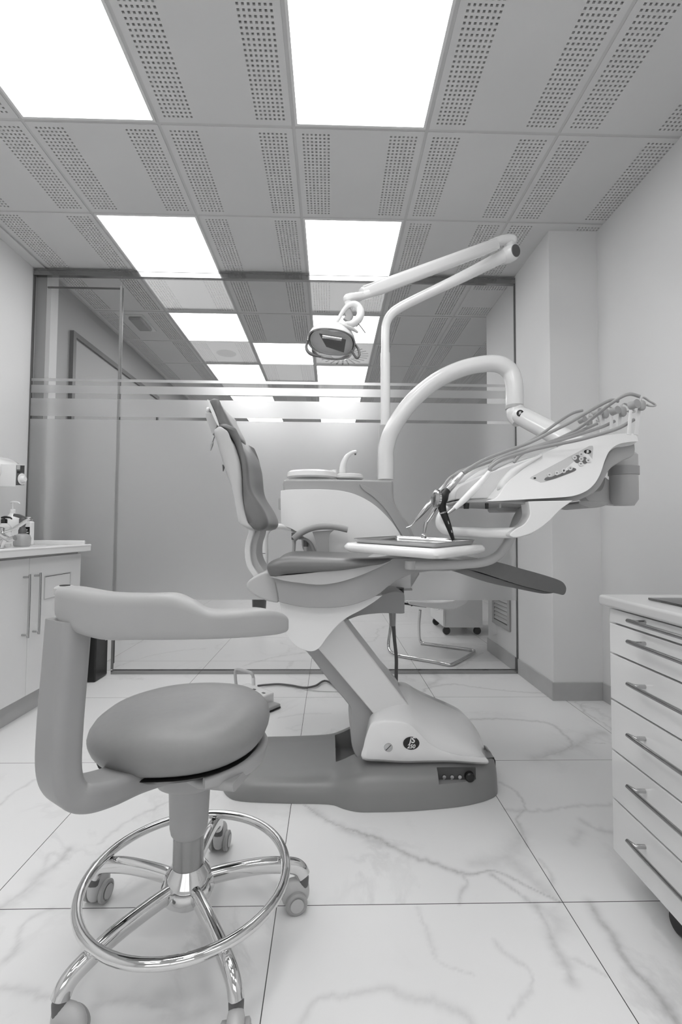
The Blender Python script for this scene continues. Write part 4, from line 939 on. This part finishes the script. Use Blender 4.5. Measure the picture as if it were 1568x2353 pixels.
# head: local frame, z = light direction
hc = at(763, 781, 1.93); zd = Vector((-.12, -.25, -.96)).normalized(); xd = Vector((1, -.10, -.30)); xd = (xd-zd*xd.dot(zd)).normalized(); yd = zd.cross(xd)
def dome(nm, m, R, D, thk, z0, e=.5, par=OL, sa=1.0, sb=.74):
    # open dome: outer + inner wall, opening towards +z at z0, apex at z0-D
    rings = []; n = 48; sh = lambda u, s: math.copysign(abs(u)**s, u)
    prof = [(R*math.sin(q), z0-D*math.cos(q)) for q in [PI/2*i/10 for i in range(0, 11)]]
    prof2 = [((R-thk)*math.sin(q), z0-(D-thk)*math.cos(q)) for q in [PI/2*i/10 for i in range(10, -1, -1)]]
    for r_, z in prof+prof2:
        rings.append([hc+zd*z+xd*(max(r_, .0005)*sa*sh(math.cos(2*PI*k/n), .85))+yd*(max(r_, .0005)*sb*sh(math.sin(2*PI*k/n), .85)) for k in range(n)])
    v_, f_ = loft(rings, True); return mk(nm, v_, f_, m, par, ang=60)
dome('head_shell', M_white, .100, .078, .004, .012, sb=.86)
dome('reflector', M_refl, .090, .062, .002, .014, sb=.86)
# clear visor
rings = []; n = 48
for r_, z in [(.101, .010), (.101, .026), (.094, .044), (.076, .056), (.045, .063), (.0005, .065)]:
    rings.append([hc+zd*z+xd*(r_*math.copysign(abs(math.cos(2*PI*k/n))**.85, math.cos(2*PI*k/n)))+yd*(.86*r_*math.copysign(abs(math.sin(2*PI*k/n))**.85, math.sin(2*PI*k/n))) for k in range(n)])
v, f = loft(rings, False); mk('visor', v, f, M_clear, OL, ang=60)
P_ = [hc+xd*a+yd*b+zd*c for a, b, c in ((-.050, .050, .012), (.062, .036, .018), (.055, -.036, .026), (-.02, -.010, .026))]
P2 = [p_+zd*.004 for p_ in P_]; mk('bulb_shield', P_+P2, [(0, 1, 2, 3), (7, 6, 5, 4), (0, 4, 5, 1), (1, 5, 6, 2), (2, 6, 7, 3), (3, 7, 4, 0)], M_dgrey, OL, smooth=False)
tube('bulb', [hc+xd*-.035+yd*.05+zd*.024, hc+xd*.045+yd*.046+zd*.026], .008, M_chrome, OL, sm=1)
tube('rim_seal', [hc+zd*.012+xd*(.1015*math.copysign(abs(math.cos(u))**.85, math.cos(u)))+yd*(.087*math.copysign(abs(math.sin(u))**.85, math.sin(u))) for u in [2*PI*i/40 for i in range(41)]], .0016, M_lgrey, OL, sm=1, n=8)
tube('grip_bar', [at(746, 752, 1.90), at(757, 746, 1.89), at(775, 745, 1.88), at(795, 751, 1.87), at(812, 757, 1.87), at(821, 763, 1.87)], [.006, .008, .0085, .0085, .0075, .005], M_lgrey, OL, n=14, round_ends=True)
tube('side_handle', [at(708, 783, 1.92), at(704, 797, 1.90), at(709, 809, 1.88), at(720, 816, 1.87), at(736, 820, 1.87)], [.004, .006, .007, .006, .003], M_dgrey, OL, n=12, round_ends=True)
tube('side_handle', [at(816, 790, 1.93), at(824, 803, 1.91), at(826, 816, 1.89), at(821, 823, 1.88), at(815, 817, 1.88), at(808, 806, 1.88)], [.004, .005, .005, .005, .005, .004], M_dgrey, OL, n=12, round_ends=True)

# =================================================================== INSTRUMENT CONSOLE ON ITS ARM
IC = thing('instrument_console', 'white dentist console with keypad and handle on a big curved arm', 'dental console', at(887, 1102, 2.45).to_tuple())
tube('curved_arm', [at(887, 1102, 2.42), at(887, 1060, 2.42), at(888, 1030, 2.42), at(903, 985, 2.42), at(945, 925, 2.42), at(1000, 877, 2.41), at(1060, 848, 2.40), at(1115, 836, 2.39), at(1150, 838, 2.38), at(1173, 855, 2.38), at(1182, 885, 2.37), at(1183, 932, 2.37)], [.042]*4+[.043]*4+[.044]*4, M_white, IC, n=28, sm=6)
tube('arm_ring', [at(1183, 932, 2.37), at(1183, 940, 2.37)], .0455, M_lgrey, IC, sm=1, n=28)
tube('arm_knuckle', [at(1185, 939, 2.37), at(1186, 955, 2.36), at(1192, 972, 2.34)], [.0455, .044, .030], M_white, IC, n=28)
tube('swing_arm', [at(1190, 953, 2.36), at(1200, 957, 2.32), at(1260, 988, 2.16), at(1340, 1030, 1.96), at(1430, 1070, 1.80)], [.030, .046, .047, .045, .045], M_white, IC, n=28)
q = at(1192, 953, 2.30); lathe('badge', [(0, 0), (.017, 0), (.017, .0008), (0, .001)], q+Vector((-.004, -.03, 0)), M_black, IC, ax=(-.45, -1, 0), n=24)
text('badge_print', 'jS', M_white, IC, q+Vector((-.0045, -.0315, .002)), (1, -.45, 0), (0, 0, 1), .016, bold=.0006)
# knuckle cylinder at the right
kc = at(1437, 1070, 1.74); KR = .049
zA, zB = at(1437, 1042, 1.70).z, at(1437, 1160, 1.70).z
lathe('pivot_column', [(0, zB-zA), (KR*.7, zB-zA), (KR, (zB-zA)*.88), (KR, 0), (KR*.85, .008), (0, .008)], (kc.x, 1.75, zA), M_lgrey, IC, n=40)
lathe('pivot_ring', [(KR+.001, 0), (KR+.004, .001), (KR+.004, .033), (KR+.001, .034)], (kc.x, 1.75, at(1437, 1089, 1.70).z), M_mgrey, IC, n=40)
extr('pivot_bracket', [(1390, 1110), (1392, 1097), (1402, 1103), (1440, 1106), (1467, 1106, 1), (1467, 1140), (1460, 1155), (1440, 1161), (1400, 1159), (1370, 1157), (1350, 1148), (1345, 1135), (1380, 1128)], 1.765, 1.82, M_lgrey, IC, bevel=.01)
extr('console_foot', [(1330, 1155), (1345, 1151), (1400, 1154), (1388, 1163), (1360, 1167), (1340, 1162)], 1.60, 1.78, M_mgrey, IC, bevel=.004)
# console body
Yn = 1.44
upper = [(1116, 1152, 1), (1142, 1143), (1157, 1122), (1172, 1104), (1205, 1076), (1240, 1049), (1262, 1036), (1320, 1014), (1380, 1002), (1430, 996), (1456, 996), (1465, 1003), (1468, 1014, 1), (1445, 1016), (1420, 1022), (1402, 1036), (1391, 1058), (1382, 1085), (1370, 1108), (1352, 1126), (1325, 1138), (1290, 1143), (1200, 1148), (1150, 1151)]
extr('side_shell', upper, Yn, Yn+.11, M_white, IC, bevel=.014, seg=5)
extr('body', [(1046, 1148, 1), (1050, 1128), (1066, 1112), (1110, 1092), (1185, 1064), (1262, 1040), (1340, 1016), (1440, 1000), (1462, 1004, 1), (1460, 1020), (1400, 1040), (1380, 1080), (1360, 1110), (1320, 1128), (1200, 1142, 0)], Yn+.125, 1.86, M_offw, IC, bevel=.014, seg=4)
extr('underside', [(1400, 1040, 1), (1420, 1024), (1459, 1016, 1), (1461, 1035), (1455, 1048), (1430, 1060), (1405, 1076), (1394, 1092), (1384, 1112), (1366, 1132), (1335, 1148), (1315, 1153), (1298, 1162, 1), (1240, 1160), (1160, 1156), (1060, 1155, 1), (1060, 1148, 1), (1200, 1143), (1300, 1138), (1350, 1120), (1375, 1090)], Yn+.03, 1.84, M_mgrey, IC, bevel=.006, seg=3)
# hand grip below
extr('grip_bracket', [(1215, 1152, 1), (1318, 1150, 1), (1290, 1170), (1265, 1195), (1240, 1215), (1215, 1228), (1185, 1235), (1172, 1229), (1185, 1216), (1206, 1204), (1218, 1185), (1218, 1168)], Yn+.02, Yn+.085, M_white, IC, bevel=.016, seg=5)
tube('hand_grip', [at(1215, 1216, 1.49), at(1178, 1224, 1.50), at(1100, 1223, 1.57), at(1038, 1221, 1.63), at(1018, 1213, 1.65), at(1012, 1200, 1.66), at(1016, 1184, 1.67), at(1030, 1170, 1.68), at(1050, 1156, 1.68)], [.018, .0177, .0175, .0175, .0175, .017, .0165, .0155, .0145], M_white, IC, n=20, round_ends=True)
for px_, y0_, r_, m_ in ((1072, 1158, .010, M_black), (1119, 1158, .006, M_black), (1150, 1156, .004, M_mgrey)):
    q = at(px_, y0_, 1.5); lathe('air_knob', [(0, -.016), (r_*.85, -.016), (r_, .002), (0, .002)], q, m_, IC, n=16)
extr('rear_box', [(1142, 1152, 1), (1215, 1152, 1), (1215, 1176, 1), (1146, 1176, 1), (1142, 1170)], 1.70, 1.80, M_lgrey, IC, bevel=.006)
# instrument rest ribs
def P3(px_, y_, Y): return at(px_, y_, Y)
ribs = [((1245, 1046), (1190, 1078), (1160, 1108), (1150, 1128), 1.515), ((1210, 1052), (1160, 1078), (1128, 1100), (1100, 1118), 1.60), ((1180, 1056), (1120, 1082), (1090, 1100), (1070, 1116), 1.69), ((1150, 1060), (1100, 1082), (1070, 1100), (1056, 1112), 1.78)]
for k, rb in enumerate(ribs):
    Y = rb[4]; dx = [0, 0, 0, 0][k]
    v, f = sweepv(cr_spline([P3(*rb[i], Y) for i in range(4)], 5), rrect(.020, .013, .011), [(.3+.7*min(1, i/6), .3+.7*min(1, i/6)) for i in range(14)]+[(.9, .9), (.7, .7)], up=(0, 0, 1)); mk('instrument_rest', v, f, M_offw, IC, ang=60)
# keypad on the near face
yk = Yn-.0006
pad_ = [(1218, 1099), (1222, 1095), (1355, 1024), (1363, 1024), (1364.5, 1030), (1361, 1068), (1356, 1071), (1252, 1108), (1243, 1109)]
extr('keypad', [p_+(1,) for p_ in pad_], yk, Yn+.004, mat('keypad_grey', .77, .35), IC, bevel=.0006, n=1)
yk2 = yk-.0012
def disc(px_, y_, r_px, m_, nm='key', sq=1., yy=yk2):
    q = at(px_, y_, Yn); return lathe(nm, [(0, .001), (S(r_px, Yn), .001), (S(r_px, Yn), 0), (0, 0)], (q.x, yy, q.z), m_, IC, ax=(0, -1, 0), n=24, sy_=sq)
extr('key_mark', [(1322, 1047), (1330, 1046), (1336, 1052), (1346, 1050), (1352, 1060), (1345, 1066), (1336, 1062), (1326, 1064), (1319, 1056)], yk2, yk, mat('key_dark', .40, .4), IC, bevel=0)
extr('key_mark', [(1252, 1102), (1256, 1097), (1268, 1096), (1276, 1092), (1286, 1090), (1296, 1084), (1306, 1080), (1316, 1075), (1324, 1077), (1322, 1082), (1300, 1091), (1275, 1100), (1258, 1104)], yk2, yk, MATS['key_dark'], IC, bevel=0)
for px_, y_ in ((1335, 1055), (1320, 1052), (1335, 1044), (1351, 1058), (1334, 1066), (1262, 1091), (1279, 1087), (1295, 1082), (1310, 1076)):
    disc(px_, y_, 5.5, mat('key_face', .82, .35), yy=yk2-.0008)
    disc(px_, y_, 2.2, mat('key_icon', .5, .4), 'key_icon', .7, yy=yk2-.0014)
disc(1350, 1038, 8.5, M_black, 'badge', .55); q = at(1350, 1038, Yn)
text('badge_print', 'jS', M_white, IC, (q.x, yk2-.0012, q.z), (1, 0, 0), (0, 0, 1), .011, bold=.0004)
extr('key_mark', [(1227, 1097, 1), (1232, 1096.5, 1), (1232.5, 1100, 1), (1227.5, 1100.5, 1)], yk2, yk, M_black, IC, bevel=0)
q = at(1295, 1082, Yn); text('key_print', 'P', M_black, IC, (q.x, yk2-.0026, q.z), (1, 0, 0), (0, 0, 1), .008, bold=.0003)
for o_ in [q_ for q_ in bpy.data.objects if q_.parent == IC and q_.name.split('.')[0] in ('side_shell', 'underside', 'keypad', 'key_mark', 'key', 'key_icon', 'key_print') or (q_.parent == IC and q_.name.split('.')[0] in ('badge', 'badge_print') and abs(sum(v_.co.y for v_ in q_.data.vertices)/len(q_.data.vertices)+rootloc(IC).y-Yn) < .03)]:
    off_ = rootloc(IC)                                    # the side of the console leans back towards its top
    for v_ in o_.data.vertices:
        p_ = v_.co+off_; dy_ = .42*max(0, p_.z-1.02); p_ = CAM+(p_-CAM)*((p_.y+dy_)/p_.y); v_.co = p_-off_
    o_.data.update()
# whip holders
whips = [(1462, 996, 1472, 920, 1.47, 11), (1421, 990, 1428, 934, 1.58, 9.5), (1383, 992, 1388, 938, 1.69, 8.5), (1349, 985, 1353, 955, 1.80, 7.5)]
for k, (x0_, y0_, x1_, y1_, Y, r_) in enumerate(whips):
    wdt = S(4.0*(1.47/Y)*1.2, Y)
    for s_ in (-1, 1):
        a_ = at(x0_+(0 if s_ > 0 else -16), y0_+3, Y+.012*s_); b_ = at(x1_+(0 if s_ > 0 else -22), y1_+(0 if s_ > 0 else 22), Y+.012*s_)
        v, f = sweepv([a_, b_], rrect(.0022, wdt, .002, 2), [(1, 1.1), (1, .7)], up=(1, 0, 0)); h_ = mk('whip_bracket', v, f, M_offw, IC)
    hk = [(x1_-2, y1_+6), (x1_+1, y1_-4), (x1_+8, y1_-7), (x1_+20, y1_+1), (x1_+32*(1.47/Y)**1.5, y1_+8), (x1_+34*(1.47/Y)**1.5, y1_+13), (x1_+22, y1_+13), (x1_+14, y1_+10)]
    v, f = sweepv(cr_spline([at(x, y, Y) for x, y in hk], 4), rrect(.0022, .0045, .0018, 2), up=(0, 1, 0)); mk('whip_hook', v, f, M_lgrey, IC, ang=60)
    q = at(x1_-14, y1_+10, Y); lathe('whip_sheave', [(0, -.012), (S(r_, Y), -.012), (S(r_, Y)*.8, 0), (S(r_, Y), .012), (0, .012)], q, M_mgrey, IC, ax=(.35, -1, .1), n=26)
    q = at(x1_+4, y1_+12, Y); sup('whip_roller', q, S(8, Y), .010, S(12, Y), M_mgrey, IC, e1=.8, e2=.8, n=20, k=10)
# tray arm
tube('tray_arm', [at(1228, 1150, 1.66), at(1208, 1168, 1.66), at(1192, 1192, 1.66), at(1178, 1225, 1.65), at(1160, 1258, 1.64), at(1138, 1281, 1.63), at(1105, 1293, 1.62), at(1050, 1297, 1.60), at(990, 1299, 1.58), at(940, 1299, 1.56)], [.017, .019, .019, .0175, .0165, .0165, .0160, .0155, .015, .015], M_lgrey, IC, n=20)
q = at(943, 1300, 1.56); lathe('tray_pivot', [(0, -.012), (.016, -.012), (.018, -.006), (.018, .016), (0, .016)], q, M_lgrey, IC)
# tray table
th = math.radians(45); N0 = Vector((.316, 1.385, .928))
eu = Vector((-math.cos(th), math.sin(th), .028)).normalized(); ev = Vector((math.sin(th), math.cos(th), .030)).normalized(); ew = eu.cross(ev)*-1
if ew.z < 0: ew = -ew
def rr_plate(c0, u0, u1, v0, v1, z0, z1, rad, rnd, nm, m, par):
    cu, cv = (u0+u1)/2, (v0+v1)/2; hu, hv = (u1-u0)/2, (v1-v0)/2; R_ = []
    for k_, zz_ in ((1-rnd[0], z0), (1, z0+(z1-z0)*rnd[1]), (1, z1-(z1-z0)*rnd[1]), (1-rnd[0]*.6, z1)):
        R_.append([c0+eu*(cu+a*(hu-(1-k_)*hu))+ev*(cv+b*(hv-(1-k_)*hu))+ew*zz_ for a, b in [(p_[0]/hu, p_[1]/hv) for p_ in rrect(hu, hv, rad, 6)]])
    v_, f_ = loft(R_); return mk(nm, v_, f_, m, par, ang=60)
rr_plate(N0, -.028, .375, -.028, .30, -.040, -.010, .045, (.07, .35), 'tray_table', M_white, IC)
TR = thing('instrument_tray', 'shallow stainless instrument tray lying on the white tray table', 'tray', (N0+eu*.17+ev*.13-ew*.009).to_tuple())
def tr_ring(ins, z): return [N0+eu*(.17+a)+ev*(.13+b)+ew*z for a, b in rrect(.17-ins, .13-ins, .02-min(ins, .01), 5)]
v, f = loft([tr_ring(.010, -.0085), tr_ring(.006, -.004), tr_ring(.003, .004), tr_ring(.0, .0055), tr_ring(.0, .007), tr_ring(.004, .007), tr_ring(.007, .004), tr_ring(.012, -.0065)]); mk('tray_body', v, f, M_steel, TR, ang=50)

# hand pieces with hoses, each a thing of its own
Z6 = lambda x, y, Y: at(1000+x/2.76, 780+y/2.76, Y)
ZB = lambda x, y, Y: at(850+x/2.85, 1000+y/2.85, Y)
HP = []
def hp(label, tip, nm='dental_handpiece'): 
    t_ = thing(nm, label, 'dental handpiece', tip.to_tuple()); return t_
G = None
# A: white micromotor, nearest
t = hp('white tapered handpiece nearest the camera with its grey hose on the console', ZB(510, 515, 1.49))
tube('body', [ZB(785, 240, 1.50), ZB(735, 300, 1.50), ZB(680, 360, 1.49), ZB(610, 430, 1.49), ZB(555, 478, 1.49)], [.0075, .0095, .0115, .0105, .0075], M_white, t, n=20)
tube('nose', [ZB(558, 476, 1.49), ZB(512, 512, 1.49)], [.0072, .0042], M_steel, t, sm=1, n=16)
tube('hose', [ZB(790, 236, 1.50), Z6(350, 815, 1.50), Z6(400, 775, 1.50), Z6(470, 745, 1.51), Z6(620, 700, 1.51), Z6(760, 668, 1.50), Z6(900, 640, 1.49), Z6(1050, 600, 1.48), Z6(1170, 560, 1.475), Z6(1262, 508, 1.475)], [.0062]+[.0058]*9, M_hose, t, n=14)
# B: black polisher
t = hp('black powder polishing handpiece with silver ribbed drum pointing down at the tray', ZB(550, 700, 1.55))
tube('nozzle', [ZB(482, 505, 1.55), ZB(515, 590, 1.55), ZB(548, 688, 1.55)], [.0125, .010, .0055], M_black, t, n=20, sm=3)
tube('ring', [ZB(480, 502, 1.55), ZB(483, 511, 1.55)], .0132, M_steel, t, sm=1)
tube('tip', [ZB(547, 686, 1.55), ZB(551, 702, 1.55)], [.0052, .0045], M_steel, t, sm=1)
tube('body', [ZB(515, 355, 1.55), ZB(495, 375, 1.55), ZB(478, 410, 1.55), ZB(470, 450, 1.55), ZB(481, 503, 1.55)], [.012, .015, .019, .016, .012], M_black, t, n=22)
tube('drum_neck', [ZB(470, 420, 1.55), ZB(445, 415, 1.55)], .017, M_black, t, sm=1, n=20)
P = []; ac = ZB(447, 416, 1.55); ad = Vector((-.96, -.26, .06)).normalized(); 
lathe('drum', [(0, 0), (.0285, 0), (.030, .002), (.0295, .010), (.026, .013), (.016, .018), (0, .019)], ac, M_steel, t, ax=ad, n=40)
bx_ = Vector((0, 0, 1)); bx_ = (bx_-ad*bx_.dot(ad)).normalized(); by_ = ad.cross(bx_)
V = []
for k in range(24):
    a = 2*PI*k/24; d = bx_*math.cos(a)+by_*math.sin(a); tn = -bx_*math.sin(a)+by_*math.cos(a)
    q = ac+d*.0302; c8 = [q+tn*s1*.0014+ad*s2+d*s3 for s3 in (0, .0012) for s1, s2 in ((-1, .002), (1, .002), (1, .010), (-1, .010))]
    V.append((c8, [(0, 3, 2, 1), (4, 5, 6, 7), (0, 1, 5, 4), (1, 2, 6, 5), (2, 3, 7, 6), (3, 0, 4, 7)]))
v, f = merge(V); mk('drum_ribs', v, f, M_chrome, t, smooth=False)
tube('coupling', [ZB(608, 252, 1.56), ZB(570, 295, 1.555), ZB(545, 322, 1.55), ZB(508, 362, 1.55)], [.0085, .010, .0115, .0125], M_steel, t, n=20, sm=2)
tube('hose', [ZB(612, 248, 1.56), Z6(230, 810, 1.57), Z6(310, 765, 1.58), Z6(450, 710, 1.59), Z6(600, 655, 1.59), Z6(720, 595, 1.58), Z6(850, 530, 1.575), Z6(980, 455, 1.575), Z6(1060, 410, 1.58), Z6(1120, 385, 1.58), Z6(1165, 392, 1.58)], [.0065]+[.0058]*10, M_hose, t, n=14)
for u_, l_ in ((0, .012), (.020, .018)):
    a_ = ZB(506, 560, 1.55).lerp(ZB(540, 650, 1.55), u_*25); d_ = (ZB(540, 650, 1.55)-ZB(506, 560, 1.55)).normalized(); a_ = a_+Vector((0, -.0095+u_*.12, 0))
    v, f = sweepv([a_, a_+d_*l_], rrect(.0016, .0012, .0008, 2), up=(0, 1, 0)); mk('print', v, f, M_lgrey, t)
# C: turbine
t = hp('slim chrome turbine handpiece with small angled head hanging over the tray', ZB(355, 675, 1.62))
tube('body', [ZB(500, 395, 1.63), ZB(470, 430, 1.62), ZB(430, 490, 1.62), ZB(392, 545, 1.62), ZB(370, 575, 1.62)], [.0075, .0088, .0088, .0075, .0065], M_chrome, t, n=20)
tube('neck', [ZB(372, 568, 1.62), ZB(365, 595, 1.62), ZB(357, 640, 1.62)], [.0070, .0065, .0048], M_steel, t, n=18, sm=2)
lathe('head', [(0, -.007), (.0080, -.007), (.0098, -.004), (.0100, -.0005), (.0085, .0003), (.0100, .001), (.0098, .005), (.0075, .007), (0, .007)], ZB(355, 662, 1.62), M_chrome, t, n=26, ax=(.15, 0, 1))
tube('hose', [ZB(500, 395, 1.63), ZB(530, 320, 1.65), ZB(560, 285, 1.66), Z6(200, 830, 1.67), Z6(330, 780, 1.68), Z6(480, 720, 1.68), Z6(640, 680, 1.69), Z6(760, 640, 1.69), Z6(900, 570, 1.68), Z6(1000, 500, 1.60), Z6(1100, 420, 1.52), Z6(1180, 366, 1.49), Z6(1240, 347, 1.48), Z6(1300, 362, 1.475)], [.0062]+[.0056]*13, M_hose, t, n=14)
# D: scaler
t = hp('grey scaler handpiece with fine bent tip, farthest left of the instruments', ZB(240, 608, 1.70))
tube('body', [ZB(470, 375, 1.71), ZB(430, 410, 1.71), ZB(385, 460, 1.70), ZB(335, 520, 1.70), ZB(297, 562, 1.70)], [.0075, .009, .0098, .0075, .0042], M_steel, t, n=20)
tube('tip', [ZB(298, 561, 1.70), ZB(275, 590, 1.70), ZB(258, 600, 1.70), ZB(240, 607, 1.70)], [.0036, .0022, .0022, .0028], M_chrome, t, n=12)
tube('hose', [ZB(470, 375, 1.71), ZB(505, 305, 1.73), ZB(540, 270, 1.74), Z6(160, 845, 1.75), Z6(280, 790, 1.76), Z6(430, 725, 1.77), Z6(560, 670, 1.77), Z6(690, 590, 1.77), Z6(780, 525, 1.77), Z6(870, 470, 1.78), Z6(935, 450, 1.79)], [.0062]+[.0056]*10, M_hose, t, n=14)
# E: syringe, rear
t = hp('white air-water syringe tube running behind the black handpiece', ZB(470, 350, 1.76), 'air_water_syringe')
t['category'] = 'dental syringe'
tube('body', [ZB(455, 365, 1.76), ZB(490, 330, 1.765), ZB(530, 285, 1.77)], [.006, .007, .008], M_white, t, n=16)
tube('hose', [ZB(530, 285, 1.77), ZB(575, 245, 1.78), Z6(200, 820, 1.79), Z6(350, 760, 1.80), Z6(500, 715, 1.81), Z6(640, 690, 1.80), Z6(800, 640, 1.78), Z6(900, 595, 1.76), Z6(1010, 540, 1.70)], .0054, M_hose, t, n=14)
for k, (pl_, Y) in enumerate((([(1140, 518), (1060, 555), (940, 595), (820, 632), (700, 665), (600, 700), (540, 735), (500, 780)], 1.58), ([(1030, 533), (960, 565), (860, 605), (740, 645), (600, 690), (480, 725), (390, 765), (345, 810)], 1.66))):
    tube('return_hose', [Z6(x, y, Y+.0*i) for i, (x, y) in enumerate(pl_)], .0055, M_hose, IC, n=12)

# =================================================================== FOOT CONTROL
c0 = atz(590, 1612, 0); 
FC = thing('foot_control', 'white foot control with hoop handle on the floor behind the stool seat', 'foot pedal', (c0.x, 2.62, 0))
a = math.radians(-38); ux = Vector((math.cos(a), math.sin(a), 0)); uy = Vector((-ux.y, ux.x, 0)); oc = atz(585, 1612, .02)
def obx(nm, u0, u1, v0, v1, z0, z1, m, bev=.004, slope=0, par=None):
    P_ = []
    for z_ in (z0, z1):
        for (u, v_) in ((u0, v0), (u1, v0), (u1, v1), (u0, v1)):
            q = oc+ux*u+uy*v_; P_.append((q.x, q.y, z_+(slope*u if z_ == z1 else 0)))
    return mk(nm, P_, [(0, 3, 2, 1), (4, 5, 6, 7), (0, 1, 5, 4), (1, 2, 6, 5), (2, 3, 7, 6), (3, 0, 4, 7)], m, par or FC, bevel=bev)
obx('housing', -.13, .085, -.07, .07, .004, .075, M_white, .010, slope=-.05)
obx('pedal', .05, .15, -.055, .055, .010, .028, M_mgrey, .008)
obx('base_pad', -.13, .145, -.06, .06, .0, .009, M_black, .003)
for u, v_ in ((-.02, .02), (-.07, -.02), (.03, -.005), (.055, .02), (.05, -.035)): obx('button', u-.012, u+.006, v_-.008, v_+.004, .070-.05*u, .0775-.05*u, M_dgrey, 0)
h1, h2 = atz(543, 1568, .08), atz(583, 1568, .08)
tube('hoop_handle', [at(543, 1575, 2.68), at(541, 1555, 2.68), at(541, 1542, 2.68), at(547, 1538, 2.68), at(565, 1542, 2.66), at(578, 1547, 2.65), at(582, 1556, 2.65), at(583, 1572, 2.65)], .0085, M_lgrey, FC, n=14)
tube('handle_boot', [at(582, 1557, 2.65), at(583, 1574, 2.65)], .0105, M_white, FC, sm=1)
cp1 = [atz(593, 1576, .02), atz(610, 1574, .012), atz(640, 1572, .010), atz(670, 1575, .010), atz(700, 1580, .010), atz(725, 1576, .012), atz(752, 1565, .012), atz(790, 1555, .02), atz(830, 1550, .04)]
cp1[-1] = Vector((.30, 2.45, .012)); cp1[-2] = Vector((.12, 2.72, .010))
tube('cable', cp1, .0065, M_dgrey, FC, n=12)
tube('cable', [atz(700, 1584, .004), atz(730, 1588, .004), atz(760, 1589, .004), atz(800, 1590, .004)], .002, M_lgrey, FC, n=8)

# =================================================================== BEHIND THE GLASS
VC = thing('visitor_chair', 'white shell visitor chair on chrome cantilever frame behind the glass', 'chair', (.85, 3.72, 0))
P = [at(900, 1395, 3.78), at(898, 1440, 3.76), atz(893, 1480, .06), atz(899, 1499, .012), atz(920, 1507, .012), atz(1000, 1521, .012), atz(1030, 1527, .012), atz(1045, 1524, .012), atz(1085, 1502, .012), atz(1089, 1497, .012), atz(1080, 1493, .012), atz(1000, 1482, .012), atz(976, 1479, .012), atz(966, 1472, .03), at(963, 1440, 3.98), at(966, 1402, 3.95)]
tube('frame', P, .0125, M_chrome, VC, n=14, sm=5)
extr('seat_shell', [(938, 1380, 1), (1000, 1384), (1040, 1380), (1058, 1366), (1070, 1335), (1072, 1290), (1068, 1240), (1084, 1240), (1092, 1290), (1090, 1345), (1080, 1378), (1062, 1394), (1030, 1401), (980, 1396), (940, 1389, 1)], 3.62, 4.04, M_white, VC, bevel=.01)
tube('arm_bracket', [at(925, 1386, 3.8), at(980, 1394, 3.8)], .009, M_black, VC, sm=1); tube('arm_bracket', [at(940, 1370, 3.78), at(948, 1392, 3.78)], .012, M_black, VC, sm=1)
TL = thing('drawer_trolley', 'low white drawer trolley on black wheels behind the glass', 'trolley', (1.25, 4.5, 0))
box('body', (1.075, 4.32, .075), (1.425, 4.85, .62), M_cab, TL, bevel=.002)
for k in range(3):
    d = box('drawer', (1.055, 4.31, .085+k*.178), (1.074, 4.86, .255+k*.178), M_cab, TL, bevel=.003)
    tube('handle', [(1.055, 4.45, .22+k*.178), (1.025, 4.45, .215+k*.178), (1.025, 4.72, .215+k*.178), (1.055, 4.72, .22+k*.178)], .004, M_steel, d, sm=1, n=8)
for x, y in ((1.10, 4.37), (1.39, 4.37), (1.10, 4.80), (1.39, 4.80)): lathe('wheel', [(0, -.015), (.03, -.015), (.036, -.008), (.036, .008), (.03, .015), (0, .015)], (x, y, .0365), M_black, TL, ax=(0, 1, 0), n=20)
q = at(596, 1390, 5.2); c = Vector((q.x, 5.2, 0))
tag(lathe('waste_basket', [(0, .0), (.07, .0), (.085, .34), (.088, .36), (.08, .36), (.075, .35), (0, .34)], c, mat('basket_black', .2, .4)), 'dark round waste basket far behind the glass left of the chair', 'bin')
